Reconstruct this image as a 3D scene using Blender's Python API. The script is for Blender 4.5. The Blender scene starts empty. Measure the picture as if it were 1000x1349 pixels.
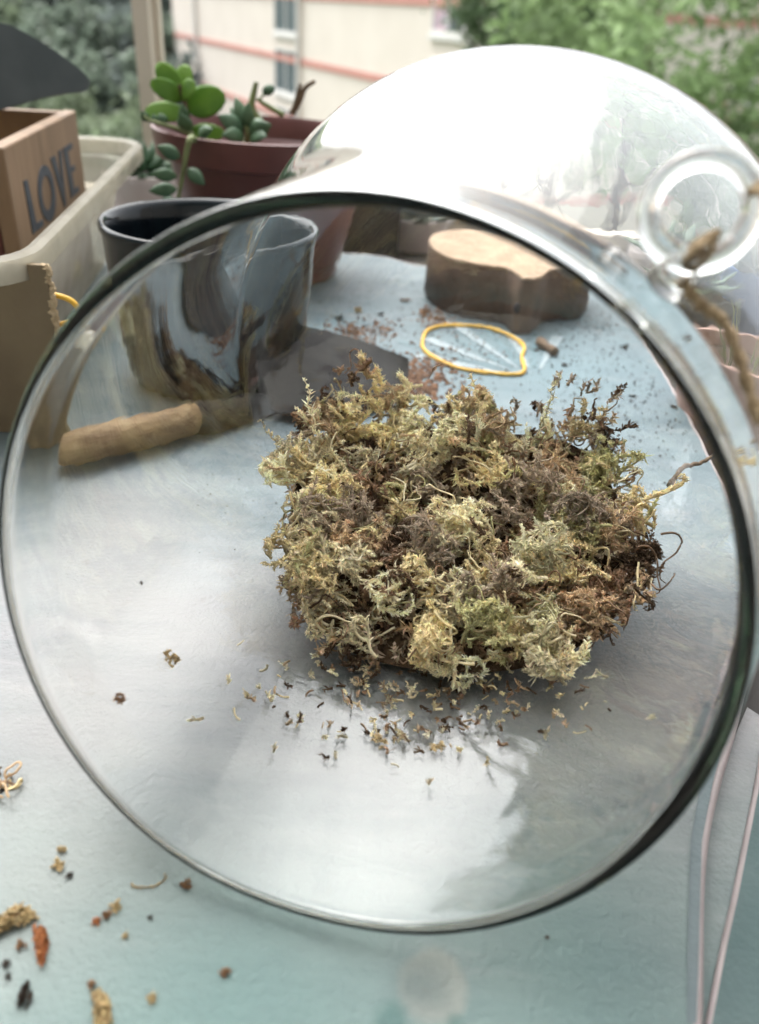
import bpy, bmesh, math, random
import numpy as np
from mathutils import Vector, Matrix
from mathutils.bvhtree import BVHTree

random.seed(7)
RNG = np.random.default_rng(11)
SC = bpy.context.scene
COL = SC.collection

# ------------------------------------------------------------------ camera
F, IW, IH = 1050.0, 1000.0, 1349.0            # focal length in photo pixels
CAM_H = 0.18
PITCH, ROLL = math.radians(32), math.radians(4)
fw = Vector((0, math.cos(PITCH), -math.sin(PITCH)))
_rt, _up = Vector((1, 0, 0)), Vector((0, math.sin(PITCH), math.cos(PITCH)))
rt = _rt * math.cos(ROLL) + _up * math.sin(ROLL)
up = _up * math.cos(ROLL) - _rt * math.sin(ROLL)
EYE = Vector((0, 0, CAM_H))
cam_d = bpy.data.cameras.new('camera')
cam = bpy.data.objects.new('camera', cam_d)
COL.objects.link(cam)
cam.matrix_world = Matrix(((rt.x, up.x, -fw.x, EYE.x), (rt.y, up.y, -fw.y, EYE.y),
                           (rt.z, up.z, -fw.z, EYE.z), (0, 0, 0, 1)))
cam_d.sensor_fit = 'VERTICAL'
cam_d.sensor_height = 36
cam_d.lens = 36 * F / IH
cam_d.clip_start = 0.005
cam_d.clip_end = 500
cam_d.dof.use_dof = True
cam_d.dof.focus_distance = 0.27
cam_d.dof.aperture_fstop = 9.5
SC.camera = cam

# ------------------------------------------------------------------ sky, sun, exposure
SUN_EL, SUN_AZ = math.radians(60), math.radians(-32)     # azimuth from +Y towards +X
world = bpy.data.worlds.new('World')
SC.world = world
world.use_nodes = True
wn = world.node_tree
wn.nodes.clear()
w_out = wn.nodes.new('ShaderNodeOutputWorld')
w_bg = wn.nodes.new('ShaderNodeBackground')
w_sky = wn.nodes.new('ShaderNodeTexSky')
w_sky.sky_type = 'NISHITA'
w_sky.sun_disc = False
w_sky.sun_elevation = SUN_EL
w_sky.sun_rotation = SUN_AZ
w_sky.dust_density = 6.0
w_sky.air_density = 1.3
w_sky.ozone_density = 1.0
w_hs = wn.nodes.new('ShaderNodeHueSaturation')
w_hs.inputs['Saturation'].default_value = 0.2
w_bg.inputs['Strength'].default_value = 0.15
wn.links.new(w_sky.outputs[0], w_hs.inputs['Color'])
wn.links.new(w_hs.outputs[0], w_bg.inputs['Color'])
wn.links.new(w_bg.outputs[0], w_out.inputs['Surface'])
sun_d = bpy.data.lights.new('sun', 'SUN')
sun_d.energy = 0.5
sun_d.angle = math.radians(80)
sun_d.color = (1.0, 0.96, 0.9)
sun = bpy.data.objects.new('sun', sun_d)
COL.objects.link(sun)
sdir = Vector((math.sin(SUN_AZ) * math.cos(SUN_EL), math.cos(SUN_AZ) * math.cos(SUN_EL), math.sin(SUN_EL)))
sun.rotation_euler = (-sdir).to_track_quat('-Z', 'Y').to_euler()
SC.view_settings.view_transform = 'Standard'
SC.view_settings.look = 'None'
SC.view_settings.exposure = 1.65
SC.view_settings.gamma = 1.0
SC.view_settings.use_curve_mapping = False
cy = SC.cycles
cy.max_bounces = 36
cy.transmission_bounces = 36
cy.glossy_bounces = 16
cy.diffuse_bounces = 8
cy.transparent_max_bounces = 16
cy.caustics_reflective = True
cy.caustics_refractive = True
cy.blur_glossy = 0.6
cy.sample_clamp_indirect = 8.0
cy.use_denoising = True


# ------------------------------------------------------------------ pixel helpers
def ray(x, y):
    return fw + rt * ((x - IW / 2) / F) - up * ((y - IH / 2) / F)


def at(x, y, z=0.0):
    d = ray(x, y)
    return EYE + d * ((z - EYE.z) / d.z)


def aty(x, y, Y):
    d = ray(x, y)
    return EYE + d * ((Y - EYE.y) / d.y)


def onplane(x, y, p, n):
    d = ray(x, y)
    return EYE + d * ((Vector(p) - EYE).dot(n) / d.dot(n))


# ------------------------------------------------------------------ mesh builder
class MB:
    def __init__(self):
        self.v, self.f, self.c = [], [], []

    def add(self, verts, faces, col=None):
        b = len(self.v)
        self.v += [tuple(p) for p in verts]
        self.f += [tuple(i + b for i in f) for f in faces]
        if col is not None:
            self.c += [col] * len(verts)

    def box(self, c, s, M=None):
        c = Vector(c)
        h = [k / 2 for k in s]
        vs = [Vector((x * h[0], y * h[1], z * h[2])) for x in (-1, 1) for y in (-1, 1) for z in (-1, 1)]
        if M:
            vs = [M @ p for p in vs]
        self.add([c + p for p in vs], [(0, 1, 3, 2), (4, 6, 7, 5), (0, 4, 5, 1), (2, 3, 7, 6), (0, 2, 6, 4), (1, 5, 7, 3)])

    def hexa(self, q):
        """eight corners: bottom four ccw, then top four"""
        self.add(q, [(3, 2, 1, 0), (4, 5, 6, 7), (0, 1, 5, 4), (1, 2, 6, 5), (2, 3, 7, 6), (3, 0, 4, 7)])

    def prism(self, outline, z0, z1, bevel=0.0):
        """outline ccw (x,y); vertical extrusion with a small chamfer"""
        n = len(outline)
        rings = [(z0, bevel), (z0 + bevel, 0), (z1 - bevel, 0), (z1, bevel)] if bevel else [(z0, 0), (z1, 0)]
        base = len(self.v)
        for z, ins in rings:
            for i in range(n):
                p0, p1, p2 = (Vector(outline[(i + k) % n]) for k in (-1, 0, 1))
                t = (p2 - p0)
                t = t.normalized() if t.length > 0 else Vector((1, 0))
                nrm = Vector((-t.y, t.x))
                q = p1 + nrm * ins
                self.v.append((q.x, q.y, z))
        m = len(rings)
        for r in range(m - 1):
            for i in range(n):
                j = (i + 1) % n
                self.f.append((base + r * n + i, base + r * n + j, base + (r + 1) * n + j, base + (r + 1) * n + i))
        self.f.append(tuple(base + i for i in reversed(range(n))))
        self.f.append(tuple(base + (m - 1) * n + i for i in range(n)))

    def tube(self, pts, rad, n=8, col=None, cap=True):
        pts = [Vector(p) for p in pts]
        k = len(pts)
        if not hasattr(rad, '__len__'):
            rad = [rad] * k
        vs, fs = [], []
        prev = None
        for i, p in enumerate(pts):
            t = (pts[min(i + 1, k - 1)] - pts[max(i - 1, 0)]).normalized()
            if prev is None:
                a = Vector((0, 0, 1)) if abs(t.z) < .9 else Vector((1, 0, 0))
                u = t.cross(a).normalized()
            else:
                u = (prev - t * prev.dot(t))
                u = u.normalized() if u.length > 1e-9 else t.orthogonal().normalized()
            prev = u
            w = t.cross(u)
            for j in range(n):
                a = 2 * math.pi * j / n
                vs.append(p + (u * math.cos(a) + w * math.sin(a)) * rad[i])
        for i in range(k - 1):
            for j in range(n):
                jj = (j + 1) % n
                fs.append((i * n + j, i * n + jj, (i + 1) * n + jj, (i + 1) * n + j))
        if cap:
            fs.append(tuple(reversed(range(n))))
            fs.append(tuple((k - 1) * n + j for j in range(n)))
        self.add(vs, fs, col)

    def lathe(self, prof, n=48, M=None, closed=False, origin=(0, 0, 0)):
        o = Vector(origin)
        vs, fs = [], []
        for r, z in prof:
            for j in range(n):
                a = 2 * math.pi * j / n
                p = Vector((r * math.cos(a), r * math.sin(a), z))
                vs.append((M @ p if M else p) + o)
        m = len(prof)
        for i in range(m if closed else m - 1):
            i2 = (i + 1) % m
            for j in range(n):
                jj = (j + 1) % n
                fs.append((i * n + j, i * n + jj, i2 * n + jj, i2 * n + j))
        if not closed:
            if prof[0][0] > 1e-7:
                fs.append(tuple(reversed(range(n))))
            if prof[-1][0] > 1e-7:
                fs.append(tuple((m - 1) * n + j for j in range(n)))
        self.add(vs, fs)

    def build(self, name, mat, parent=None, smooth=False, origin=None, angle=None):
        me = bpy.data.meshes.new(name)
        vs = self.v
        if origin is not None:
            o = Vector(origin)
            vs = [(p[0] - o.x, p[1] - o.y, p[2] - o.z) for p in vs]
        me.from_pydata(vs, [], self.f)
        me.update()
        if self.c:
            ca = me.color_attributes.new('tint', 'FLOAT_COLOR', 'POINT')
            ca.data.foreach_set('color', np.array([(c[0], c[1], c[2], 1.0) for c in self.c], dtype=np.float32).ravel())
        if smooth:
            me.polygons.foreach_set('use_smooth', [True] * len(me.polygons))
            if angle:
                me.set_sharp_from_angle(angle=math.radians(angle))
        me.materials.append(mat)
        ob = bpy.data.objects.new(name, me)
        if origin is not None:
            ob.location = origin
        COL.objects.link(ob)
        if parent:
            ob.parent = parent
            ob.matrix_parent_inverse = Matrix.Translation(-Vector(parent.location))
        return ob


def empty(name, loc, label=None, cat=None, group=None):
    o = bpy.data.objects.new(name, None)
    o.empty_display_size = 0.02
    o.location = loc
    COL.objects.link(o)
    if label:
        tag(o, label, cat, group)
    return o


def tag(o, label=None, cat=None, group=None, kind=None):
    if label:
        o['label'] = label
    if cat:
        o['category'] = cat
    if group:
        o['group'] = group
    if kind:
        o['kind'] = kind
    return o


# ------------------------------------------------------------------ materials
def node_mat(name):
    m = bpy.data.materials.new(name)
    m.use_nodes = True
    nt = m.node_tree
    bs = nt.nodes['Principled BSDF']
    return m, nt, bs, nt.nodes['Material Output']


def lk(nt, a, b):
    nt.links.new(a, b)


def mat(name, c1, c2=None, rough=0.6, scale=20.0, stretch=(1, 1, 1), bump=0.0, bscale=None, spec=0.4, metal=0.0,
        detail=6.0, transl=0.0, coat=0.0, contrast=(0.35, 0.65), alpha=1.0):
    m, nt, bs, out = node_mat(name)
    tc = nt.nodes.new('ShaderNodeTexCoord')
    mp = nt.nodes.new('ShaderNodeMapping')
    mp.inputs['Scale'].default_value = stretch
    lk(nt, tc.outputs['Object'], mp.inputs['Vector'])
    bs.inputs['Roughness'].default_value = rough
    bs.inputs['Specular IOR Level'].default_value = spec
    bs.inputs['Metallic'].default_value = metal
    bs.inputs['Coat Weight'].default_value = coat
    if c2 is None:
        c2 = tuple(k * 0.8 for k in c1)
    nz = nt.nodes.new('ShaderNodeTexNoise')
    nz.inputs['Scale'].default_value = scale
    nz.inputs['Detail'].default_value = detail
    lk(nt, mp.outputs[0], nz.inputs['Vector'])
    rp = nt.nodes.new('ShaderNodeValToRGB')
    rp.color_ramp.elements[0].position = contrast[0]
    rp.color_ramp.elements[1].position = contrast[1]
    rp.color_ramp.elements[0].color = (*c1, 1)
    rp.color_ramp.elements[1].color = (*c2, 1)
    lk(nt, nz.outputs['Fac'], rp.inputs['Fac'])
    lk(nt, rp.outputs[0], bs.inputs['Base Color'])
    if bump:
        n2 = nt.nodes.new('ShaderNodeTexNoise')
        n2.inputs['Scale'].default_value = bscale or scale * 4
        n2.inputs['Detail'].default_value = 4
        lk(nt, mp.outputs[0], n2.inputs['Vector'])
        bp = nt.nodes.new('ShaderNodeBump')
        bp.inputs['Strength'].default_value = bump
        bp.inputs['Distance'].default_value = 0.002
        lk(nt, n2.outputs['Fac'], bp.inputs['Height'])
        lk(nt, bp.outputs[0], bs.inputs['Normal'])
    if transl:
        tr = nt.nodes.new('ShaderNodeBsdfTranslucent')
        lk(nt, rp.outputs[0], tr.inputs['Color'])
        mx = nt.nodes.new('ShaderNodeMixShader')
        mx.inputs[0].default_value = transl
        lk(nt, bs.outputs[0], mx.inputs[1])
        lk(nt, tr.outputs[0], mx.inputs[2])
        lk(nt, mx.outputs[0], out.inputs['Surface'])
    return m


def tint_mat(name, rough=0.85, transl=0.38):
    """colour comes from the per-strand colour attribute, with fine grain"""
    m, nt, bs, out = node_mat(name)
    at_ = nt.nodes.new('ShaderNodeAttribute')
    at_.attribute_name = 'tint'
    tc = nt.nodes.new('ShaderNodeTexCoord')
    nz = nt.nodes.new('ShaderNodeTexNoise')
    nz.inputs['Scale'].default_value = 900
    nz.inputs['Detail'].default_value = 3
    lk(nt, tc.outputs['Object'], nz.inputs['Vector'])
    mr = nt.nodes.new('ShaderNodeMapRange')
    mr.inputs['To Min'].default_value = 0.85
    mr.inputs['To Max'].default_value = 1.25
    lk(nt, nz.outputs['Fac'], mr.inputs['Value'])
    mu = nt.nodes.new('ShaderNodeVectorMath')
    mu.operation = 'SCALE'
    lk(nt, at_.outputs['Color'], mu.inputs[0])
    lk(nt, mr.outputs[0], mu.inputs['Scale'])
    lk(nt, mu.outputs[0], bs.inputs['Base Color'])
    bs.inputs['Roughness'].default_value = rough
    bs.inputs['Specular IOR Level'].default_value = 0.2
    tr = nt.nodes.new('ShaderNodeBsdfTranslucent')
    lk(nt, mu.outputs[0], tr.inputs['Color'])
    mx = nt.nodes.new('ShaderNodeMixShader')
    mx.inputs[0].default_value = transl
    lk(nt, bs.outputs[0], mx.inputs[1])
    lk(nt, tr.outputs[0], mx.inputs[2])
    lk(nt, mx.outputs[0], out.inputs['Surface'])
    return m


def glass_mat(name, col=(0.995, 0.998, 0.996), rough=0.0, wav=0.0, absorb=None, dens=10.0):
    m = bpy.data.materials.new(name)
    m.use_nodes = True
    nt = m.node_tree
    nt.nodes.clear()
    out = nt.nodes.new('ShaderNodeOutputMaterial')
    g = nt.nodes.new('ShaderNodeBsdfGlass')
    g.inputs['Color'].default_value = (*col, 1)
    g.inputs['Roughness'].default_value = rough
    g.inputs['IOR'].default_value = 1.46
    lk(nt, g.outputs[0], out.inputs['Surface'])
    if wav:
        tc = nt.nodes.new('ShaderNodeTexCoord')
        mp = nt.nodes.new('ShaderNodeMapping')
        mp.inputs['Scale'].default_value = (1.0, 0.22, 1.0)
        nz = nt.nodes.new('ShaderNodeTexNoise')
        nz.inputs['Scale'].default_value = 95
        nz.inputs['Detail'].default_value = 2
        lk(nt, tc.outputs['Object'], mp.inputs[0])
        lk(nt, mp.outputs[0], nz.inputs['Vector'])
        bp = nt.nodes.new('ShaderNodeBump')
        bp.inputs['Strength'].default_value = wav
        bp.inputs['Distance'].default_value = 0.001
        lk(nt, nz.outputs['Fac'], bp.inputs['Height'])
        lk(nt, bp.outputs[0], g.inputs['Normal'])
    if absorb:
        va = nt.nodes.new('ShaderNodeVolumeAbsorption')
        va.inputs['Color'].default_value = (*absorb, 1)
        va.inputs['Density'].default_value = dens
        lk(nt, va.outputs[0], out.inputs['Volume'])
    return m


def table_mat():
    m, nt, bs, out = node_mat('printed_tabletop')
    tc = nt.nodes.new('ShaderNodeTexCoord')
    sep = nt.nodes.new('ShaderNodeSeparateXYZ')
    lk(nt, tc.outputs['Object'], sep.inputs[0])

    def noise(scale, stretch, detail=5, rough=0.6):
        mp = nt.nodes.new('ShaderNodeMapping')
        mp.inputs['Scale'].default_value = stretch
        lk(nt, tc.outputs['Object'], mp.inputs[0])
        n = nt.nodes.new('ShaderNodeTexNoise')
        n.inputs['Scale'].default_value = scale
        n.inputs['Detail'].default_value = detail
        n.inputs['Roughness'].default_value = rough
        lk(nt, mp.outputs[0], n.inputs['Vector'])
        return n.outputs['Fac']

    def ramp(sock, stops):
        r = nt.nodes.new('ShaderNodeValToRGB')
        el = r.color_ramp.elements
        while len(el) < len(stops):
            el.new(0.5)
        for e, (p, c) in zip(el, stops):
            e.position = p
            e.color = (*c, 1)
        lk(nt, sock, r.inputs['Fac'])
        return r.outputs[0]

    def mix(fac, a, b, mode='MIX'):
        x = nt.nodes.new('ShaderNodeMix')
        x.data_type = 'RGBA'
        x.blend_type = mode
        for s, v in ((x.inputs['Factor'], fac), (x.inputs['A'], a), (x.inputs['B'], b)):
            if hasattr(v, 'links'):
                lk(nt, v, s)
            else:
                s.default_value = v if not hasattr(v, '__len__') else (*v, 1)
        # rgba sockets of the mix node sit behind same-named ones
        return x

    def mixc(fac, a, b, mode='MIX'):
        x = nt.nodes.new('ShaderNodeMixRGB')
        x.blend_type = mode
        for s, v in ((x.inputs[0], fac), (x.inputs[1], a), (x.inputs[2], b)):
            if hasattr(v, 'links'):
                lk(nt, v, s)
            else:
                s.default_value = (*v, 1) if hasattr(v, '__len__') else v
        return x.outputs[0]

    # printed seascape: sea blue far, pale foam in the middle, teal shallows near
    wob = nt.nodes.new('ShaderNodeMath')
    wob.operation = 'MULTIPLY_ADD'
    lk(nt, noise(9, (1, 1, 1), 3), wob.inputs[0])
    wob.inputs[1].default_value = 0.06
    lk(nt, sep.outputs['Y'], wob.inputs[2])
    mr = nt.nodes.new('ShaderNodeMapRange')
    mr.inputs['From Min'].default_value = 0.07
    mr.inputs['From Max'].default_value = 0.75
    lk(nt, wob.outputs[0], mr.inputs['Value'])
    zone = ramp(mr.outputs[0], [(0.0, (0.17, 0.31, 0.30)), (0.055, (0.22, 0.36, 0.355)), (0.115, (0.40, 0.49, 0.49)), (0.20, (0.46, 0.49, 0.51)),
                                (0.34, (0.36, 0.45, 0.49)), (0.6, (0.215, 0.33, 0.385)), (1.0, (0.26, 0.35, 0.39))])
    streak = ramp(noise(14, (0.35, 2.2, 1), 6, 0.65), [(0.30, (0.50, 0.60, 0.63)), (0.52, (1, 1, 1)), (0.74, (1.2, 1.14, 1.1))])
    c = mixc(0.75, zone, streak, 'MULTIPLY')
    blot = ramp(noise(38, (1, 1, 1), 6, 0.7), [(0.38, (0.86, 0.83, 0.86)), (0.6, (1.04, 1.04, 1.03))])
    c = mixc(0.6, c, blot, 'MULTIPLY')
    foam = ramp(noise(22, (0.6, 1.3, 1), 7, 0.7), [(0.56, (0, 0, 0)), (0.72, (1, 1, 1))])
    c = mixc(mixc(0.5, (0, 0, 0), foam), c, (0.66, 0.68, 0.69))
    # printed pebble and teal weed, soft-edged like the rest of the print
    def spot(px, py, rad, soft):
        p = at(px, py)
        cb_ = nt.nodes.new('ShaderNodeVectorMath')
        cb_.operation = 'DISTANCE'
        wn_ = nt.nodes.new('ShaderNodeTexNoise')
        wn_.inputs['Scale'].default_value = 160
        lk(nt, tc.outputs['Object'], wn_.inputs['Vector'])
        ad = nt.nodes.new('ShaderNodeVectorMath')
        ad.operation = 'MULTIPLY_ADD'
        lk(nt, wn_.outputs['Color'], ad.inputs[0])
        ad.inputs[1].default_value = (.004, .004, 0)
        lk(nt, tc.outputs['Object'], ad.inputs[2])
        lk(nt, ad.outputs[0], cb_.inputs[0])
        cb_.inputs[1].default_value = (p.x + .002, p.y + .002, 0)
        m_ = nt.nodes.new('ShaderNodeMapRange')
        m_.inputs['From Min'].default_value = rad + soft
        m_.inputs['From Max'].default_value = rad - soft
        lk(nt, cb_.outputs['Value'], m_.inputs['Value'])
        return m_.outputs[0]

    def scaled(sock, k):
        x = nt.nodes.new('ShaderNodeMath')
        x.operation = 'MULTIPLY'
        x.inputs[1].default_value = k
        lk(nt, sock, x.inputs[0])
        return x.outputs[0]

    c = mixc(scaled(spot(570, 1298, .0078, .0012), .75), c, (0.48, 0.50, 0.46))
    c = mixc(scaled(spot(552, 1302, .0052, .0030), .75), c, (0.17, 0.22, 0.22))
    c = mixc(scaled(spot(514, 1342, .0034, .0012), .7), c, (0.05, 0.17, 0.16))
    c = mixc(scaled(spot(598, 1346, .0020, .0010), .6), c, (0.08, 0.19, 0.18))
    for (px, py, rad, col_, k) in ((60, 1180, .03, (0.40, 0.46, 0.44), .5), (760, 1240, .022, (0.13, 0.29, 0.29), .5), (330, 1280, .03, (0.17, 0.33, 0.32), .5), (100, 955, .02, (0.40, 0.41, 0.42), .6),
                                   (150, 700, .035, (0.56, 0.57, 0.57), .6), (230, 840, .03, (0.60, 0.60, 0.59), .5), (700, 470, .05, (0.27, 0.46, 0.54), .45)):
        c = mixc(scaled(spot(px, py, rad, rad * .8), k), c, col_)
    dirt = ramp(noise(60, (1, 1, 1), 8, 0.75), [(0.62, (0, 0, 0)), (0.76, (1, 1, 1))])
    c = mixc(mixc(0.55, (0, 0, 0), dirt), c, (0.22, 0.17, 0.13))
    c = mixc(1.0, c, (0.52, 0.50, 0.49), 'MULTIPLY')
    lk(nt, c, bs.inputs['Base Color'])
    bs.inputs['Roughness'].default_value = 0.5
    bs.inputs['Specular IOR Level'].default_value = 0.35
    n2 = noise(520, (1, 1, 1), 4, 0.6)
    bp = nt.nodes.new('ShaderNodeBump')
    bp.inputs['Strength'].default_value = 0.6
    bp.inputs['Distance'].default_value = 0.0012
    lk(nt, n2, bp.inputs['Height'])
    lk(nt, bp.outputs[0], bs.inputs['Normal'])
    return m


M_TABLE = table_mat()
M_TRIM = mat('edge_piping', (0.36, 0.31, 0.31), (0.27, 0.23, 0.23), rough=0.45, scale=60, bump=0.1)
M_GLASS = glass_mat('blown_glass', wav=0.08, absorb=(0.72, 0.87, 0.76), dens=7.0)
M_TWINE = mat('jute', (0.42, 0.32, 0.20), (0.30, 0.22, 0.13), rough=0.9, scale=400, bump=0.8, bscale=900)
M_MOSS = tint_mat('dried_moss')
M_CLAY = mat('glazed_ceramic', (0.004, 0.005, 0.007), (0.007, 0.013, 0.017), rough=0.12, scale=28, stretch=(1, 1, .3), spec=0.3, bump=0.05, bscale=40)
M_STEEL = mat('black_painted_steel', (0.012, 0.013, 0.015), (0.028, 0.027, 0.027), rough=0.7, scale=60, bump=0.15, spec=0.15)
M_STEEL2 = mat('grey_painted_steel', (0.045, 0.058, 0.064), (0.06, 0.074, 0.08), rough=0.5, scale=40, bump=0.1, spec=0.4)
M_HANDLE = mat('pale_wood_handle', (0.26, 0.18, 0.095), (0.16, 0.10, 0.052), rough=0.7, scale=70, stretch=(.5, 1, 3), bump=0.4)
M_WOODTOP = mat('sanded_fibreboard', (0.38, 0.275, 0.185), (0.26, 0.185, 0.12), rough=0.75, scale=90, bump=0.35, bscale=300)
M_WOODSIDE = mat('scorched_fibreboard', (0.125, 0.078, 0.052), (0.075, 0.046, 0.031), rough=0.7, scale=55, bump=0.25, bscale=260)
M_KNOT = mat('dark_knot', (0.012, 0.016, 0.022), (0.05, 0.045, 0.045), rough=0.5, scale=200)
M_RUBBER = mat('yellow_rubber', (0.72, 0.44, 0.05), (0.62, 0.36, 0.04), rough=0.45, scale=40)
M_PINE = mat('pine_wood', (0.25, 0.165, 0.10), (0.17, 0.11, 0.065), rough=0.65, scale=45, stretch=(1, 1, .25), bump=0.2)
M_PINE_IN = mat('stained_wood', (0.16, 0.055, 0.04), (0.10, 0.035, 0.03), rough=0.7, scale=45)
M_INK = mat('grey_blue_ink', (0.035, 0.045, 0.06), (0.06, 0.07, 0.085), rough=0.7, scale=150)
M_CARD = mat('brown_cardboard', (0.20, 0.155, 0.095), (0.16, 0.12, 0.075), rough=0.85, scale=30, bump=0.15)
M_CARD_EDGE = mat('torn_cardboard', (0.55, 0.43, 0.28), (0.40, 0.30, 0.18), rough=0.9, scale=300, bump=0.8)
M_POT = mat('red_brown_plastic', (0.13, 0.045, 0.04), (0.095, 0.034, 0.032), rough=0.42, scale=25, spec=0.45)
M_SOIL = mat('potting_soil', (0.035, 0.022, 0.014), (0.09, 0.055, 0.035), rough=0.95, scale=150, bump=1.0)
M_LEAF = mat('fresh_green_leaf', (0.19, 0.34, 0.055), (0.12, 0.25, 0.045), rough=0.45, scale=60, transl=0.45)
M_SUCC = mat('dusty_succulent_leaf', (0.045, 0.10, 0.055), (0.075, 0.14, 0.07), rough=0.5, scale=80, transl=0.12)
M_STEM = mat('green_stem', (0.20, 0.25, 0.10), (0.14, 0.16, 0.07), rough=0.6, scale=80)
M_WSTEM = mat('woody_stem', (0.10, 0.065, 0.04), (0.16, 0.11, 0.07), rough=0.8, scale=120, bump=0.5)
M_FRAME = mat('cream_aluminium', (0.62, 0.56, 0.47), (0.55, 0.49, 0.41), rough=0.45, scale=8)
M_LEDGE = mat('dusty_sill_stone', (0.055, 0.05, 0.047), (0.09, 0.082, 0.075), rough=0.8, scale=14, bump=0.3, bscale=120)
M_SKY_BLOCK = mat('sky_block_plaster', (0.55, 0.53, 0.50), (0.50, 0.48, 0.45), rough=0.9, scale=3)  # for the added, unseen walls and slab that block sky light
M_FACADE = mat('cream_render', (0.80, 0.73, 0.65), (0.76, 0.69, 0.61), rough=0.85, scale=0.8, bump=0.0)
M_BAND = mat('coral_paint', (0.62, 0.31, 0.26), (0.56, 0.28, 0.235), rough=0.8, scale=1.2)
M_PIPE = mat('white_pipe', (0.72, 0.70, 0.67), (0.66, 0.64, 0.61), rough=0.5, scale=2)
M_PANE = mat('window_pane', (0.10, 0.13, 0.14), (0.16, 0.19, 0.20), rough=0.35, scale=1.5, spec=0.15)
M_WFRAME = mat('white_window_frame', (0.76, 0.75, 0.72), (0.7, 0.69, 0.66), rough=0.5, scale=2)
M_CURTAIN = mat('pale_curtain', (0.45, 0.40, 0.50), (0.6, 0.42, 0.45), rough=0.9, scale=4)
M_BARK = mat('bark', (0.09, 0.065, 0.045), (0.05, 0.038, 0.028), rough=0.9, scale=6, bump=0.6)
M_GRASS = mat('rough_grass', (0.05, 0.08, 0.03), (0.08, 0.11, 0.045), rough=0.95, scale=0.4)


def tub_mat():
    m = bpy.data.materials.new('frosted_plastic')
    m.use_nodes = True
    nt = m.node_tree
    nt.nodes.clear()
    out = nt.nodes.new('ShaderNodeOutputMaterial')
    tr = nt.nodes.new('ShaderNodeBsdfTransparent')
    tr.inputs['Color'].default_value = (0.86, 0.85, 0.80, 1)
    tl = nt.nodes.new('ShaderNodeBsdfTranslucent')
    tl.inputs['Color'].default_value = (0.72, 0.70, 0.64, 1)
    df = nt.nodes.new('ShaderNodeBsdfPrincipled')
    df.inputs['Base Color'].default_value = (0.62, 0.60, 0.55, 1)
    df.inputs['Roughness'].default_value = 0.3
    nz = nt.nodes.new('ShaderNodeTexNoise')
    nz.inputs['Scale'].default_value = 30
    nz.inputs['Detail'].default_value = 5
    tc = nt.nodes.new('ShaderNodeTexCoord')
    lk(nt, tc.outputs['Object'], nz.inputs['Vector'])
    mr = nt.nodes.new('ShaderNodeMapRange')
    mr.inputs['From Min'].default_value = 0.3
    mr.inputs['From Max'].default_value = 0.7
    mr.inputs['To Min'].default_value = 0.48
    mr.inputs['To Max'].default_value = 0.72
    lk(nt, nz.outputs['Fac'], mr.inputs['Value'])
    a = nt.nodes.new('ShaderNodeMixShader')
    a.inputs[0].default_value = 0.5
    lk(nt, tl.outputs[0], a.inputs[1])
    lk(nt, df.outputs[0], a.inputs[2])
    b = nt.nodes.new('ShaderNodeMixShader')
    lk(nt, mr.outputs[0], b.inputs[0])
    lk(nt, a.outputs[0], b.inputs[1])
    lk(nt, tr.outputs[0], b.inputs[2])
    lk(nt, b.outputs[0], out.inputs['Surface'])
    return m


M_TUB = tub_mat()

# ================================================================== SETTING
LEDGE_Z = -0.022
mb = MB()
mb.box((0.1, 0.33, LEDGE_Z - 0.05), (2.6, 1.30, 0.10))
tag(mb.build('window_ledge', M_LEDGE), kind='structure')
mb = MB()
mb.box((0, -1.0, 0.6), (4.4, 0.1, 3.4))
tag(mb.build('sky_block_wall', M_SKY_BLOCK), kind='structure')  # unseen wall behind the camera, added to keep sky light off the table
mb = MB()
mb.box((0, -0.52, 2.05), (4.4, 0.86, 0.1))
tag(mb.build('sky_block_ceiling', M_SKY_BLOCK), kind='structure')  # unseen slab overhead, added to hold back part of the sky


for nm, x in (('sky_block_side', -1.4), ('sky_block_side', 1.4)):  # unseen sides, added to cut sky light and its reflections in the globe
    mb = MB()
    mb.box((x, -0.1, 0.6), (0.1, 1.8, 3.4))
    tag(mb.build(nm, M_SKY_BLOCK), kind='structure')


# table board: outline in metres from photo pixels on its top plane
def smooth_closed(pts, per=8):
    n = len(pts)
    out = []
    for i in range(n):
        p0, p1, p2, p3 = (Vector(pts[(i + k) % n]) for k in (-1, 0, 1, 2))
        for s in range(per):
            t = s / per
            out.append(0.5 * ((2 * p1) + (p2 - p0) * t + (2 * p0 - 5 * p1 + 4 * p2 - p3) * t * t + (3 * p1 - p0 - 3 * p2 + p3) * t ** 3))
    return [(p.x, p.y) for p in out]


edge_px = [(918, 1349), (928, 1100), (972, 930), (1000, 800), (985, 690), (860, 460), (815, 402), (770, 372), (660, 352), (560, 348), (500, 333), (440, 327)]
edge_xy = [at(*p).xy for p in edge_px]
edge_xy = [tuple(p) for p in edge_xy]
outline = smooth_closed([(0.035, -0.02), (0.062, 0.05)] + edge_xy + [(-0.16, 0.735), (-0.40, 0.74), (-0.52, 0.66), (-0.53, 0.3), (-0.52, 0.05), (-0.45, -0.02)], 8)
table = empty('folding_table', (0, 0.3, -0.02), 'low folding table with pale blue seaside print and pinkish white piped edge', 'table')
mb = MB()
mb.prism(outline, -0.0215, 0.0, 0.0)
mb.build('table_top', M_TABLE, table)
mb = MB()
mb.tube([(x, y, -0.0012) for x, y in outline] + [(outline[0][0], outline[0][1], -0.0010)], 0.0015, 8, cap=False)
mb.build('edge_trim', M_TRIM, table, smooth=True)

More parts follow.
